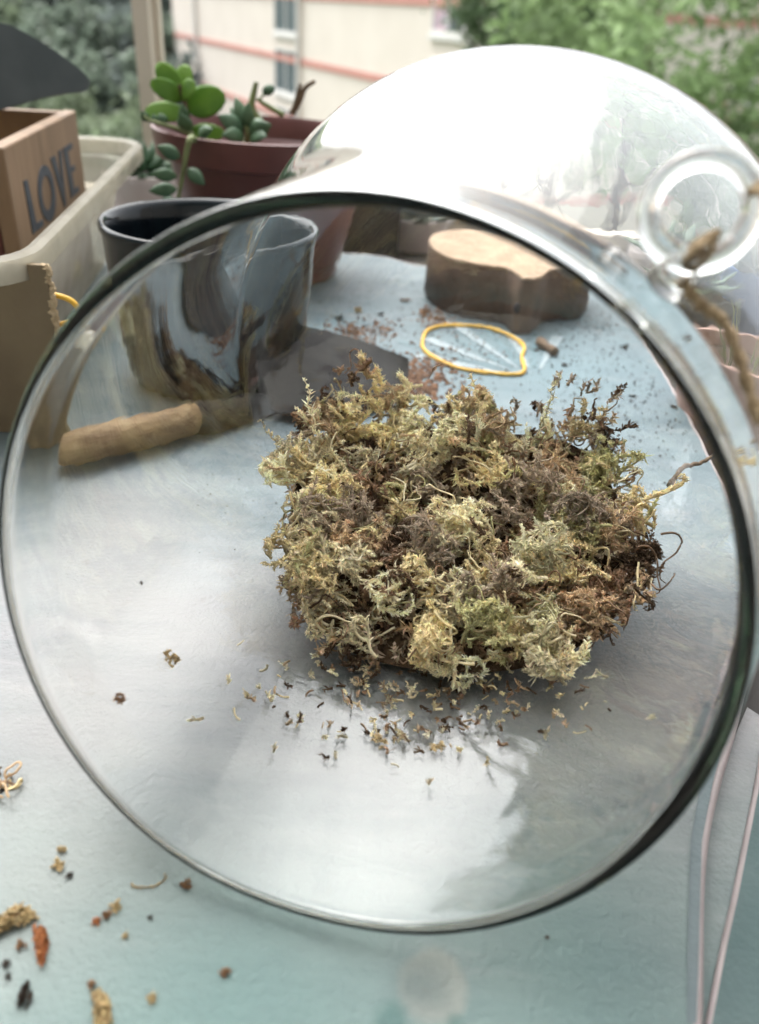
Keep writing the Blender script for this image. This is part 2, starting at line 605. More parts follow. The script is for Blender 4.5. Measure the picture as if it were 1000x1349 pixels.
flap = [at(915, 1349, -.004), at(945, 1349, -.004), at(990, 1180, -.004), at(1010, 1050, -.004), at(1030, 960, -.004), at(985, 930, -.004), at(915, 1100, -.004)]
mb = MB()
mb.prism([(p.x, p.y) for p in reversed(flap)][::-1], -0.0215, -0.0045, 0.0)
mb.build('under_flap', M_TABLE, table)

# printed things on the table top (thin film)
M_STRIP = mat('printed_blue_strip', (0.125, 0.16, 0.17), (0.10, 0.135, 0.145), rough=0.5, scale=60, bump=0.2, bscale=500)
strip_l = [at(904, 1349), at(905, 1260), at(907, 1180), at(909, 1110), at(925, 1020), at(950, 935)]
strip_r = [at(917, 1349), at(920, 1260), at(922, 1180), at(924, 1110), at(940, 1025), at(964, 942)]
mb = MB()
vs = [Vector((p.x, p.y, 0.0004)) for p in strip_l + strip_r]
mb.add(vs, [(i, i + 6, i + 7, i + 1) for i in range(5)])
mb.build('printed_strip', M_STRIP, table)


M_SHELL = mat('printed_shell_ink', (0.09, 0.16, 0.185), (0.15, 0.23, 0.26), rough=0.5, scale=80)
M_SHELL_PALE = mat('printed_shell_pale', (0.27, 0.33, 0.35), (0.24, 0.30, 0.33), rough=0.5, scale=60)
hub = at(705, 500)
for k in range(9):
    a0 = math.radians(72 + k * 11)
    L = 0.085 + 0.012 * math.sin(k * 2.1)
    mb = MB()
    d = Vector((math.cos(a0), math.sin(a0)))
    w = Vector((-d.y, d.x))
    p0 = Vector((hub.x, hub.y)) + d * 0.02
    p1 = Vector((hub.x, hub.y)) + d * L
    wd = 0.0016 if k % 2 else 0.0042
    mb.add([(*(p0 - w * .0008), .0004), (*(p1 - w * wd), .0004), (*(p1 + d * .003), .0004), (*(p1 + w * wd), .0004), (*(p0 + w * .0008), .0004)], [(0, 1, 2, 3, 4)])
    mb.build('printed_shell_ray', M_SHELL if k % 2 else M_SHELL_PALE, table)
# second mat beside the table
M_MAT2 = mat('dark_teal_mat', (0.055, 0.10, 0.10), (0.09, 0.135, 0.135), rough=0.55, scale=22, bump=0.25, bscale=500)
e2 = [at(*p, -0.003) for p in ((930, 1349), (952, 1240), (966, 1180), (982, 1100), (994, 1040), (1003, 990))]
e2 = [(p.x + .001, p.y) for p in e2]
d = Vector(e2[-1]) - Vector(e2[-3])
e2 += [tuple(Vector(e2[-1]) + d * 1.2 + Vector((.012, 0))), tuple(Vector(e2[-1]) + d * 2 + Vector((.05, 0)))]
m2_out = [(e2[0][0] - .035, 0.0)] + e2 + [(0.34, 0.21), (0.36, 0.0)]
m2 = empty('spare_table_leaf', (0.2, 0.1, LEDGE_Z), 'dark teal board with piped edge beside the pale printed table', 'board')
mb = MB()
mb.prism(list(reversed(m2_out)), LEDGE_Z + .0005, -0.003, 0.0)
mb.build('board', M_MAT2, m2)
mb = MB()
mb.tube([(x, y, -0.004) for x, y in m2_out] + [(m2_out[0][0], m2_out[0][1], -.004)], 0.0011, 8, cap=False)
mb.build('edge_trim', M_TRIM, m2, smooth=True)

# window frame: the mullion seen against the trees
pm = aty(197, 100, 0.955)
wf = empty('window_frame', (pm.x, 0.955, LEDGE_Z), 'cream metal window post rising between the tub and the flower pot', 'window frame')
mb = MB()
mb.box((pm.x, 0.955, 0.17), (0.0165, 0.03, 0.384))
mb.box((pm.x + 0.0115, 0.962, 0.168), (0.006, 0.012, 0.378))
mb.build('post', M_FRAME, wf)
mb = MB()
mb.box((0.1, 0.955, LEDGE_Z + 0.008), (2.4, 0.032, 0.016))
mb.build('bottom_rail', M_FRAME, wf)

# ------------------------------------------------------------------ outdoors
mb = MB()
N = 40
gv, gf = [], []
GX, GY = np.linspace(-180, 180, N + 1), np.linspace(1.2, 240, N + 1)


def ground_z(x, y):
    hill = max(0.0, (y - 34 + max(0, x + 6) * 3.0)) * 0.18 if x < 4 else 0
    return -9.0 + min(hill, 26)


for iy in range(N + 1):
    for ix in range(N + 1):
        gv.append((GX[ix], GY[iy], ground_z(GX[ix], GY[iy])))
for iy in range(N):
    for ix in range(N):
        a = iy * (N + 1) + ix
        gf.append((a, a + 1, a + N + 2, a + N + 1))
mb.add(gv, gf)
tag(mb.build('ground', M_GRASS, smooth=True), kind='structure')

# buildings
def facade_frame(pA, pB):
    """vertical facade plane through two ground-plan points; returns origin, u (to the right seen from us), n"""
    a, b = Vector((*pA, 0)), Vector((*pB, 0))
    u = (b - a).normalized()
    nrm = Vector((u.y, -u.x, 0))          # towards the camera
    if nrm.dot(-a) < 0:
        nrm = -nrm
    return a, u, nrm


def slab(mb, o, u, nrm, u0, u1, z0, z1, d0, d1):
    q = []
    for z in (z0, z1):
        for (uu, dd) in ((u0, d1), (u1, d1), (u1, d0), (u0, d0)):
            p = o + u * uu + nrm * dd
            q.append((p.x, p.y, z))
    mb.hexa(q)


def window(parent, o, u, nrm, u0, u1, z0, z1, curtain=False):
    fr = 0.07
    mb = MB()
    slab(mb, o, u, nrm, u0 - .06, u1 + .06, z0 - .16, z0 - .04, .002, .12)
    slab(mb, o, u, nrm, u0, u1, z0 - .04, z0 + fr, .003, .06)
    slab(mb, o, u, nrm, u0, u1, z1 - fr, z1, .003, .06)
    for a in (u0, (u0 + u1) / 2 - fr / 2, u1 - fr):
        slab(mb, o, u, nrm, a, a + fr, z0 + fr, z1 - fr, .003, .06)
    w = mb.build('window', M_WFRAME, parent)
    for k in range(2):
        mb = MB()
        a = u0 + fr if k == 0 else (u0 + u1) / 2 + fr / 2
        b = (u0 + u1) / 2 - fr / 2 if k == 0 else u1 - fr
        slab(mb, o, u, nrm, a, b, z0 + fr, z1 - fr, .004, .025)
        p = mb.build('pane', M_CURTAIN if (curtain and k == 0) else M_PANE)
        p.parent = w
    return w


def zpix(x, y, o, nrm):
    return onplane(x, y, o, nrm)


A_ = tuple(at(230, 45, CAM_H - 1.75).xy)
B_ = tuple(at(460, 95, CAM_H - 1.75).xy)
o1, u1v, n1 = facade_frame(A_, B_)
bld = empty('apartment_building', (o1.x, o1.y, -9), 'cream apartment block with coral bands and white drainpipes', 'building')


def fu(x, y):
    p = onplane(x, y, o1, n1)
    return (p - o1).dot(u1v), p.z


uL = fu(229, 45)[0]
uR = fu(634, 30)[0]
zb1 = fu(345, 70)[1]
zb2 = fu(580, 2)[1]
FL = zb2 - zb1
mb = MB()
slab(mb, o1, u1v, n1, uL, uR, -9, 4.6, -9, 0)
mb.build('wall', M_FACADE, bld)
for k in range(-2, 2):
    mb = MB()
    z = zb1 + k * FL
    slab(mb, o1, u1v, n1, uL - .03, uR + .03, z - .11, z + .11, -8.9, .05)
    mb.build('band', M_BAND, bld)
for px in (262, 397, 624):
    uu = fu(px, 60)[0]
    mb = MB()
    p = o1 + u1v * uu + n1 * 0.13
    mb.tube([(p.x, p.y, -9), (p.x, p.y, 0), (p.x, p.y, 4.7)], 0.10, 10)
    mb.build('drainpipe', M_PIPE, bld, smooth=True, angle=40)
wu0, wz1 = fu(363, 85)
wu1, wz0 = fu(393, 128)
for k in range(-1, 2):
    window(bld, o1, u1v, n1, wu0, wu1, wz0 + k * FL, wz0 + 1.55 + k * FL)
wu2, _ = fu(571, 30)
wu3, wz2 = fu(614, 47)
for k in range(-1, 2):
    window(bld, o1, u1v, n1, wu2, wu3, wz2 + k * FL, wz2 + 1.5 + k * FL, curtain=True)

A_ = (5.2, 29.0)
B_ = (18.0, 26.5)
o2, u2v, n2 = facade_frame(A_, B_)
bl2 = empty('apartment_wing', (o2.x, o2.y, -9), 'cream apartment wing with coral bands standing behind the leafy trees', 'building')


def fu2(x, y):
    p = onplane(x, y, o2, n2)
    return (p - o2).dot(u2v), p.z


mb = MB()
slab(mb, o2, u2v, n2, -1.5, 16, -9, 4.6, -9, 0)
mb.build('wall', M_FACADE, bl2)
zc = fu2(870, 20)[1]
for k in range(-2, 2):
    mb = MB()
    z = zc + k * 2.75
    slab(mb, o2, u2v, n2, -1.55, 16.05, z - .14, z + .14, -8.9, .05)
    mb.build('band', M_BAND, bl2)
for (xa, xb) in ((700, 735), (800, 830), (893, 925), (975, 1008)):
    ua, ub = fu2(xa, 60)[0], fu2(xb, 60)[0]
    for k in range(-2, 2):
        z0 = zc - 2.05 + k * 2.75
        window(bl2, o2, u2v, n2, ua, ub, z0, z0 + 1.5, curtain=(xa == 893))


# trees
def crown_mesh(name, R, nclump, nleaf, leaf, seed, flat=0.8):
    rng = np.random.default_rng(seed)
    cs = rng.normal(size=(nclump, 3))
    cs /= np.linalg.norm(cs, axis=1)[:, None]
    cs *= (R * (0.35 + 0.65 * rng.random((nclump, 1)) ** 0.5))
    cs[:, 2] *= flat
    n = nclump * nleaf
    cr = R * rng.uniform(0.10, 0.27, nclump)
    off = rng.normal(size=(nclump, nleaf, 3)) * 0.55
    P = (cs[:, None, :] + off * cr[:, None, None]).reshape(n, 3)
    d1 = rng.normal(size=(n, 3))
    d1 /= np.linalg.norm(d1, axis=1)[:, None]
    nr = rng.normal(size=(n, 3)) + np.array([0, 0, 0.8])
    d2 = np.cross(nr, d1)
    d2 /= np.linalg.norm(d2, axis=1)[:, None]
    s = (leaf * rng.uniform(0.6, 1.3, n))[:, None]
    V = np.stack([P - d1 * s, P + d2 * s * .55 - d1 * s * .1, P + d1 * s, P - d2 * s * .55 - d1 * s * .1], 1).reshape(-1, 3)
    tone = np.repeat(rng.uniform(0.7, 1.35, nclump), nleaf) * rng.uniform(0.8, 1.2, n)
    me = bpy.data.meshes.new(name)
    me.vertices.add(4 * n)
    me.vertices.foreach_set('co', V.ravel().astype(np.float32))
    me.loops.add(4 * n)
    me.loops.foreach_set('vertex_index', np.arange(4 * n, dtype=np.int32))
    me.polygons.add(n)
    me.polygons.foreach_set('loop_start', np.arange(0, 4 * n, 4, dtype=np.int32))
    me.update(calc_edges=True)
    ca = me.color_attributes.new('tint', 'FLOAT_COLOR', 'POINT')
    return me, tone, ca


def tinted_crown(name, R, nclump, nleaf, leaf, seed, base, mat_, flat=0.8):
    me, tone, ca = crown_mesh(name, R, nclump, nleaf, leaf, seed, flat)
    c = np.clip(np.array(base)[None, :] * tone[:, None], 0, 1)
    c4 = np.concatenate([c, np.ones((len(c), 1))], 1)
    ca.data.foreach_set('color', np.repeat(c4, 4, axis=0).astype(np.float32).ravel())
    me.materials.append(mat_)
    return me


M_FOL = tint_mat('foliage', rough=0.6, transl=0.35)


def trunk_mesh(mb, base, top, r, seed, R):
    rnd = random.Random(seed)
    base, top = Vector(base), Vector(top)
    pts = [base.lerp(top, t) + Vector((rnd.uniform(-.15, .15), rnd.uniform(-.15, .15), 0)) * (t > 0) for t in (0, .25, .5, .75, 1)]
    mb.tube(pts, [r, r * .8, r * .65, r * .5, r * .25], 8)
    for k in range(7):
        s = base.lerp(top, rnd.uniform(.45, .9))
        a = rnd.uniform(0, 6.28)
        e = s + Vector((math.cos(a), math.sin(a), rnd.uniform(.2, .8))) * R * rnd.uniform(.5, .8)
        mid = s.lerp(e, .5) + Vector((0, 0, -.1 * R))
        mb.tube([s, mid, e], [r * .4, r * .25, r * .08], 6)


def place_tree(name, crown, centre, R, gz, label, cat='tree', group=None, r=0.16, seed=1, rot=0.0, scale=1.0):
    t = empty(name, (centre.x, centre.y, gz), label, cat, group)
    mb = MB()
    trunk_mesh(mb, (centre.x, centre.y, gz - .2), (centre.x, centre.y, centre.z + R * .3), r, seed, R)
    mb.build('trunk', M_BARK, t, smooth=True)
    c = bpy.data.objects.new('crown', crown)
    c.location = centre
    c.rotation_euler = (0, 0, rot)
    c.scale = (scale,) * 3
    COL.objects.link(c)
    c.parent = t
    c.matrix_parent_inverse = Matrix.Translation(-t.location)
    return t


near_c = tinted_crown('near_crown', 2.2, 46, 105, 0.095, 3, (0.20, 0.28, 0.13), M_FOL, 0.7)
mid_c = tinted_crown('mid_crown', 2.2, 70, 110, 0.10, 4, (0.12, 0.18, 0.09), M_FOL, 1.0)
far_cs = [tinted_crown('far_crown', 3.4, 70, 90, 0.28, 20 + k, b, M_FOL, 0.75) for k, b in enumerate(((0.16, 0.20, 0.155), (0.20, 0.25, 0.16), (0.145, 0.175, 0.16)))]

c = aty(850, 75, 13.0)
place_tree('broadleaf_tree', near_c, c, 2.3, -9, 'broadleaf tree with bright leaves in front of the apartment wing', seed=2, r=.15)
c = aty(1010, 190, 12.0)
place_tree('broadleaf_tree', near_c, c + Vector((.4, 0, -.3)), 2.0, -9, 'lower spreading tree beneath the bright broadleaf tree', seed=5, rot=2.0, scale=.62, r=.12)
c = aty(690, 10, 17.5)
place_tree('dark_tree', mid_c, c, 2.0, -9, 'darker dense tree beside the corner of the cream block', seed=3, rot=1.1, scale=.62, r=.14)
c = aty(755, 30, 16.5)
place_tree('dark_tree', mid_c, c, 2.0, -9, 'slim dark tree between the dense tree and the bright broadleaf', seed=4, rot=3.1, scale=.6, r=.13)
spots = [(40, 225, 38, 1), (120, 215, 39, 1), (190, 225, 37, 1), (255, 240, 37, 0), (0, 150, 45, 0), (75, 150, 47, 2), (150, 140, 46, 0), (215, 150, 48, 2),
         (-30, 90, 54, 2), (30, 85, 56, 1), (100, 70, 55, 0), (165, 75, 57, 2), (225, 80, 56, 0),
         (60, 20, 66, 2), (10, 15, 64, 0), (125, 10, 67, 1), (185, 15, 66, 2), (235, 5, 68, 0), (-60, 30, 62, 1), (-60, 170, 44, 2),
         (30, -50, 76, 2), (110, -55, 78, 0), (190, -50, 77, 2), (250, -45, 80, 1), (-40, -40, 74, 0)]
kinds = ['mid green tree with a loose crown', 'light green tree with a full crown', 'dark grey green tree with a dense crown']
slope = [(43, 'at the foot of the wooded slope'), (50, 'low on the wooded slope'), (60, 'halfway up the wooded slope'), (70, 'high on the wooded slope'), (99, 'along the top of the wooded slope')]
for i, (x, y, Y, k) in enumerate(spots):
    c = aty(x, y, Y)
    place_tree('hillside_tree', far_cs[k], c, 3.2, min(ground_z(c.x, c.y), c.z - 3.0), kinds[k] + ' ' + next(w for lim, w in slope if Y < lim), group='trees on the wooded slope', seed=30 + i, rot=i * 1.3, r=.2)

# ================================================================== GLASS GLOBE
RS = 0.0886                                        # rounded back
d = ray(658, 455)
CS = EYE + d * (0.238 / d.dot(fw))
CS.z = RS + 0.0006
CR = EYE + ray(444, 794) * 0.1632 + Vector((0, 0, 0.0024))                  # centre of the mouth
RR = 0.0795
_t, _w = math.radians(16), math.radians(-13.6)
NR = Vector((math.sin(_w) * math.cos(_t), -math.cos(_w) * math.cos(_t), math.sin(_t)))   # the mouth looks at the camera
AX = (CR - CS).normalized()
AX = Vector((AX.x, AX.y, AX.z * 0.5)).normalized()
NT, NH, NB = 144, 40, 46


def frame_for(nrm):
    x = Vector((0, 0, 1)).cross(nrm).normalized()
    return x, nrm.cross(x)


rows = []
for i in range(NH + 1):                           # back hemisphere, from the pole
    a = (i / NH) * math.pi / 2
    x, y = frame_for(AX)
    rr = RS * math.sin(a)
    cc = CS - AX * RS * math.cos(a)
    rows.append([cc + (x * math.cos(2 * math.pi * j / NT) + y * math.sin(2 * math.pi * j / NT)) * rr for j in range(NT)])
for i in range(1, NB + 1):
    t = i / NB
    s = t * t * (1.6 - 0.6 * t)
    nrm = AX.lerp(NR, s).normalized()
    x, y = frame_for(nrm)
    rr = RS + (RR - RS) * (t ** 1.8)
    cc = CS.lerp(CR, t)
    rows.append([cc + (x * math.cos(2 * math.pi * j / NT) + y * math.sin(2 * math.pi * j / NT)) * rr for j in range(NT)])
lo = min(p.z for r in rows for p in r)
print('glass lowest z', lo)
# the blown back is not quite round: its left shoulder is fuller
for i, r in enumerate(rows):
    tw_ = max(0.0, (i - NH) / NB)
    for j, p in enumerate(r):
        dx, dy = p.x - CS.x, p.y - CS.y
        rad = math.hypot(dx, dy)
        if dx < 0 and rad > 1e-6:
            g = math.exp(-((p.z - .060) / .052) ** 2) * (1 - tw_) ** 2 * (1 + 2 * tw_)
            k = 1.0
            if dy > 0:
                cc, ss = abs(dx) / rad, abs(dy) / rad
                k = 1 + ((cc ** 2.3 + ss ** 2.3) ** (-1 / 2.3) - 1) * g
            p = r[j] = Vector((CS.x + dx * k * (1 + .05 * g), CS.y + dy * k, p.z))
        if tw_ > 0:                                # a slight waist on the upper left, behind the mouth
            ctr = CS.lerp(CR, tw_)
            off = p - ctr
            ul = max(0.0, off.normalized().dot(Vector((-.62, 0, .78))))
            r[j] = ctr + off * (1 - .11 * math.sin(math.pi * tw_) * ul ** 1.5)
# keep the belly on the table
for r in rows:
    for j, p in enumerate(r):
        q = (p.z - 0.0006) / 0.0045
        if q < 20:
            r[j] = Vector((p.x, p.y, 0.0006 + 0.0045 * math.log1p(math.exp(q))))
zlow = min(p.z for r in rows for p in r)
for r in rows:
    for j, p in enumerate(r):
        r[j] = Vector((p.x, p.y, p.z - zlow + 0.0006))
P = np.array([[tuple(p) for p in r] for r in rows])           # rows, NT, 3
du = np.roll(P, -1, 1) - np.roll(P, 1, 1)
dv = np.empty_like(P)
dv[1:-1] = P[2:] - P[:-2]
dv[0] = P[1] - P[0]
dv[-1] = P[-1] - P[-2]
NN = np.cross(du, dv)
NN /= np.maximum(np.linalg.norm(NN, axis=2, keepdims=True), 1e-12)
NN[0] = np.array(tuple(-AX))
cen = np.array(tuple(CS))
if ((P - cen) * NN).sum() < 0:
    NN = -NN
NN[0] = np.array(tuple(-AX))
th = np.full(len(P), 0.0023)
lip = 5
for k in range(lip):
    th[-1 - k] = 0.0023 + 0.0015 * (1 - k / lip) ** .7
INNER = P - NN * th[:, None, None]
nr = len(P)
mb = MB()
verts = [tuple(P[0, 0])]
faces = []
oid = [[0] * NT]
for i in range(1, nr):
    oid.append([len(verts) + j for j in range(NT)])
    verts += [tuple(p) for p in P[i]]
# rounded lip
lips = []
for k in range(1, 8):
    a = math.pi * k / 8
    mid = (P[-1] + INNER[-1]) / 2
    rad = (P[-1] - INNER[-1]) / 2
    tang = np.array(tuple(NR))[None, :] * np.linalg.norm(rad, axis=1)[:, None]
    ring = mid + rad * math.cos(a) + tang * math.sin(a) * 1.1
    lips.append([len(verts) + j for j in range(NT)])
    verts += [tuple(p) for p in ring]
iid = []
for i in range(nr - 1, 0, -1):
    iid.append([len(verts) + j for j in range(NT)])
    verts += [tuple(p) for p in INNER[i]]
ipole = len(verts)
verts.append(tuple(INNER[0, 0]))
for j in range(NT):
    jj = (j + 1) % NT
    faces.append((0, oid[1][j], oid[1][jj]))
seq = oid[1:] + lips + iid
for a, b in zip(seq[:-1], seq[1:]):
    for j in range(NT):
        jj = (j + 1) % NT
        faces.append((a[j], b[j], b[jj], a[jj]))
for j in range(NT):
    jj = (j + 1) % NT
    faces.append((iid[-1][j], ipole, iid[-1][jj]))
mb.add(verts, faces)
globe = empty('glass_globe', (CS.x, CS.y, 0), 'large clear blown glass globe with wide round mouth and hanging loop, holding moss', 'glass globe')
gb = mb.build('glass_body', M_GLASS, globe, smooth=True)
bmx = bmesh.new()
bmx.from_mesh(gb.data)
bmesh.ops.recalc_face_normals(bmx, faces=bmx.faces)
bmx.to_mesh(gb.data)
bmx.free()
OUT_BVH = BVHTree.FromPolygons([tuple(p) for p in P.reshape(-1, 3)],
                               [(i * NT + j, i * NT + (j + 1) % NT, (i + 1) * NT + (j + 1) % NT, (i + 1) * NT + j) for i in range(nr - 1) for j in range(NT)])
IN_BVH = BVHTree.FromPolygons([tuple(p) for p in INNER.reshape(-1, 3)],
                              [(i * NT + j, i * NT + (j + 1) % NT, (i + 1) * NT + (j + 1) % NT, (i + 1) * NT + j) for i in range(nr - 1) for j in range(NT)])


def hit(bvh, x, y):
    h = bvh.ray_cast(EYE, ray(x, y).normalized())
    return h


# hanging loop
h, hn, _, _ = hit(OUT_BVH, 880, 372)
if hn.dot(EYE - h) < 0:
    hn = -hn
dirv = (up * 0.92 + rt * 0.12 + hn * 0.25).normalized()
LR = 0.0083
lc = h + dirv * (LR + 0.0015) + hn * 0.004
vx = dirv
vy = (dirv.cross(EYE - lc)).normalized()
mb = MB()
pts = [lc + (vx * math.cos(a) + vy * math.sin(a)) * LR for a in (2 * math.pi * k / 40 for k in range(41))]
mb.tube(pts, [0.0019 + 0.0007 * max(0, -math.cos(2 * math.pi * k / 40)) for k in range(41)], 10, cap=False)
mb.tube([h - hn * 0.001, h.lerp(lc - dirv * LR, .5) + hn * .001, lc - dirv * LR * .98], [0.0042, 0.0034, 0.0024], 12)
mb.build('hanging_loop', M_GLASS, globe, smooth=True)

# jute twine through the loop
tw = empty('jute_twine', h + hn * 0.004, 'brown jute twine tied through the glass hanging loop', 'twine')


def surf(x, y, lift=0.0016):
    hh, nn, _, _ = hit(OUT_BVH, x, y)
    if hh is None:
        return aty(x, y, h.y)
    if nn.dot(EYE - hh) < 0:
        nn = -nn
    return hh + nn * lift


def catmull(pts, per=6):
    pts = [Vector(p) for p in pts]
    out = []
    n = len(pts)
    for i in range(n - 1):
        p0, p1, p2, p3 = pts[max(i - 1, 0)], pts[i], pts[i + 1], pts[min(i + 2, n - 1)]
        for s in range(per):
            t = s / per
            out.append(0.5 * ((2 * p1) + (p2 - p0) * t + (2 * p0 - 5 * p1 + 4 * p2 - p3) * t * t + (3 * p1 - p0 - 3 * p2 + p3) * t ** 3))
    out.append(pts[-1])
    return out


def twine(pts, name):
    path = catmull(pts, 8)
    mb = MB()
    for ph in (0, math.pi):                       # two plies twisted together
        pp = []
        for i, p in enumerate(path):
            t = (path[min(i + 1, len(path) - 1)] - path[max(i - 1, 0)]).normalized()
            u = t.orthogonal().normalized()
            w = t.cross(u)
            a = ph + i * 0.9
            pp.append(p + (u * math.cos(a) + w * math.sin(a)) * 0.0006)
        mb.tube(pp, 0.0007, 6)
    return mb.build(name, M_TWINE, tw, smooth=True)


rim_r = lc + (vx * .45 - vy * .9) * LR if ((vy).dot(rt) < 0) else lc + (vx * .45 + vy * .9) * LR
rim_r += (EYE - lc).normalized() * 0.0026
twine([surf(882, 384, .003), surf(915, 410), surf(945, 432), surf(968, 490), surf(988, 560)], 'hanging_strand')
twine([rim_r, lc + (rt * 1.5 + up * .5) * LR, lc + (rt * 2.6 - up * .1) * LR, lc + (rt * 4.0 - up * 1.4) * LR], 'tail_strand')
kn = lc - dirv * LR + hn * .003
mb = MB()
for k in range(3):
    mb.tube([kn + (rt * math.cos(a) * .0017 + hn * math.sin(a) * .0024) + up * (-.0013 + k * .0013 + .0006 * math.sin(a + k)) + rt * (.0005 * k) for a in (2 * math.pi * j / 16 for j in range(17))], 0.0006, 6, cap=False)
mb.build('knot', M_TWINE, tw, smooth=True)


# ================================================================== MOSS
def floor_z(x, y):
    """inner glass floor under a point"""
    hh = IN_BVH.ray_cast(Vector((x, y, 0.06)), Vector((0, 0, -1)))
    return hh[0].z if hh[0] is not None else None


MC = Vector((0.0290, 0.2435))                       # centre of the heap in plan
MRX, MRY = 0.0655, 0.0585
PAL = {'straw': (0.80, 0.69, 0.43), 'cream': (0.86, 0.78, 0.56), 'green': (0.60, 0.57, 0.32), 'sage': (0.72, 0.68, 0.47),
       'tan': (0.60, 0.45, 0.29), 'brown': (0.34, 0.225, 0.145), 'grey': (0.44, 0.36, 0.27), 'dark': (0.13, 0.085, 0.055)}



def lumps(x, y):
    return 0.5 * math.sin(x * 130 + 1.3) * math.cos(y * 118 + .4) + 0.3 * math.sin(x * 260 + y * 190) + 0.2 * math.cos(y * 310 - x * 150 + 2)


def heap_z(x, y):
    u, v = (x - MC.x) / MRX, (y - MC.y) / MRY
    r = (abs(u) ** 2.35 + abs(v) ** 2.35) ** (1 / 2.35)
    if r > 1.05:
        return None
    fz = floor_z(x, y)
    if fz is None:
        return None
    prof = max(0.0, 1 - r ** 5)
    hgt = 0.027 + 0.017 * v - 0.010 * math.exp(-((u * u + (v + .1) ** 2) / .16))
    hgt -= 0.019 * math.exp(-((u + .5) ** 2 / .16 + (v - .8) ** 2 / .3)) + 0.016 * math.exp(-((u - .75) ** 2 / .2 + (v - .7) ** 2 / .3))
    return max(fz + 0.003, fz * 0.35 + prof ** .5 * (hgt + 0.0045 * lumps(x, y)) + 0.004)


class Strands:
    """collects strand geometry in numpy and builds one mesh"""
    def __init__(self):
        self.V, self.Fq, self.C, self.n = [], [], [], 0

    def leaflets(self, base, d, w, L, W, curl, col):
        # each leaflet: base -> mid -> tip, bent by curl; two quads folded to a tip
        k = len(base)
        mid = base + d * (L * .55)[:, None] + curl * (L * .12)[:, None]
        tip = base + d * (L * .9)[:, None] + curl * (L * .5)[:, None]
        V = np.stack([base - w * (W * .35)[:, None], base + w * (W * .35)[:, None], mid + w * (W * .5)[:, None], mid - w * (W * .5)[:, None], tip], 1).reshape(-1, 3)
        b = self.n + 5 * np.arange(k)
        self.Fq.append(('q', np.stack([b, b + 1, b + 2, b + 3], 1)))
        self.Fq.append(('t', np.stack([b + 3, b + 2, b + 4], 1)))
        self.V.append(V)
        self.C.append(np.repeat(col, 5, axis=0))
        self.n += 5 * k

    def tube(self, path, r, col):
        n = len(path)
        t = np.gradient(path, axis=0)
        t /= np.maximum(np.linalg.norm(t, axis=1)[:, None], 1e-9)
        a = np.cross(t, np.array([0.31, 0.52, 0.79]))
        a /= np.maximum(np.linalg.norm(a, axis=1)[:, None], 1e-9)
        b = np.cross(t, a)
        rr = np.broadcast_to(np.asarray(r), (n,))[:, None]
        V = np.stack([path + (a * math.cos(q) + b * math.sin(q)) * rr for q in (0, 2.094, 4.189)], 1).reshape(-1, 3)
        i = np.arange(n - 1)
        for j in range(3):
            jj = (j + 1) % 3
            self.Fq.append(('q', self.n + np.stack([i * 3 + j, i * 3 + jj, (i + 1) * 3 + jj, (i + 1) * 3 + j], 1)))
        self.V.append(V)
        self.C.append(np.broadcast_to(np.asarray(col), (3 * n, 3)))
        self.n += 3 * n

    def build(self, name, mat_):
        V = np.concatenate(self.V)
        C = np.concatenate(self.C)
        Q = np.concatenate([f for k, f in self.Fq if k == 'q'])
        T = [f for k, f in self.Fq if k == 't']
        T = np.concatenate(T) if T else np.zeros((0, 3), int)
        me = bpy.data.meshes.new(name)
        me.vertices.add(len(V))
        me.vertices.foreach_set('co', V.astype(np.float32).ravel())
        idx = np.concatenate([Q.ravel(), T.ravel()]).astype(np.int32)
        me.loops.add(len(idx))
        me.loops.foreach_set('vertex_index', idx)
        ls = np.concatenate([np.arange(len(Q)) * 4, len(Q) * 4 + np.arange(len(T)) * 3]).astype(np.int32)
        me.polygons.add(len(ls))
        me.polygons.foreach_set('loop_start', ls)
        me.update(calc_edges=True)
        ca = me.color_attributes.new('tint', 'FLOAT_COLOR', 'POINT')
        ca.data.foreach_set('color', np.concatenate([np.clip(C, 0, 1), np.ones((len(C), 1))], 1).astype(np.float32).ravel())
        me.materials.append(mat_)
        ob = bpy.data.objects.new(name, me)
        COL.objects.link(ob)
        return ob


def unit(v):
    return v / np.maximum(np.linalg.norm(v, axis=-1, keepdims=True), 1e-9)


def walk(rng, p0, d0, L, n, wob, pull=None):
    step = L / n
    p, d = np.array(p0, float), unit(np.array(d0, float))
    pts = [p.copy()]
    bend = rng.normal(size=3) * wob
    for _ in range(n):
        bend = bend * .75 + rng.normal(size=3) * wob * .7
        d = unit(d + bend)
        if pull is not None:
            c, rad = pull
            off = c - p
            k = np.linalg.norm(off)
            if k > rad:
                d = unit(d + off / k * .55)
        p = p + d * step
        pts.append(p.copy())
    return np.array(pts)


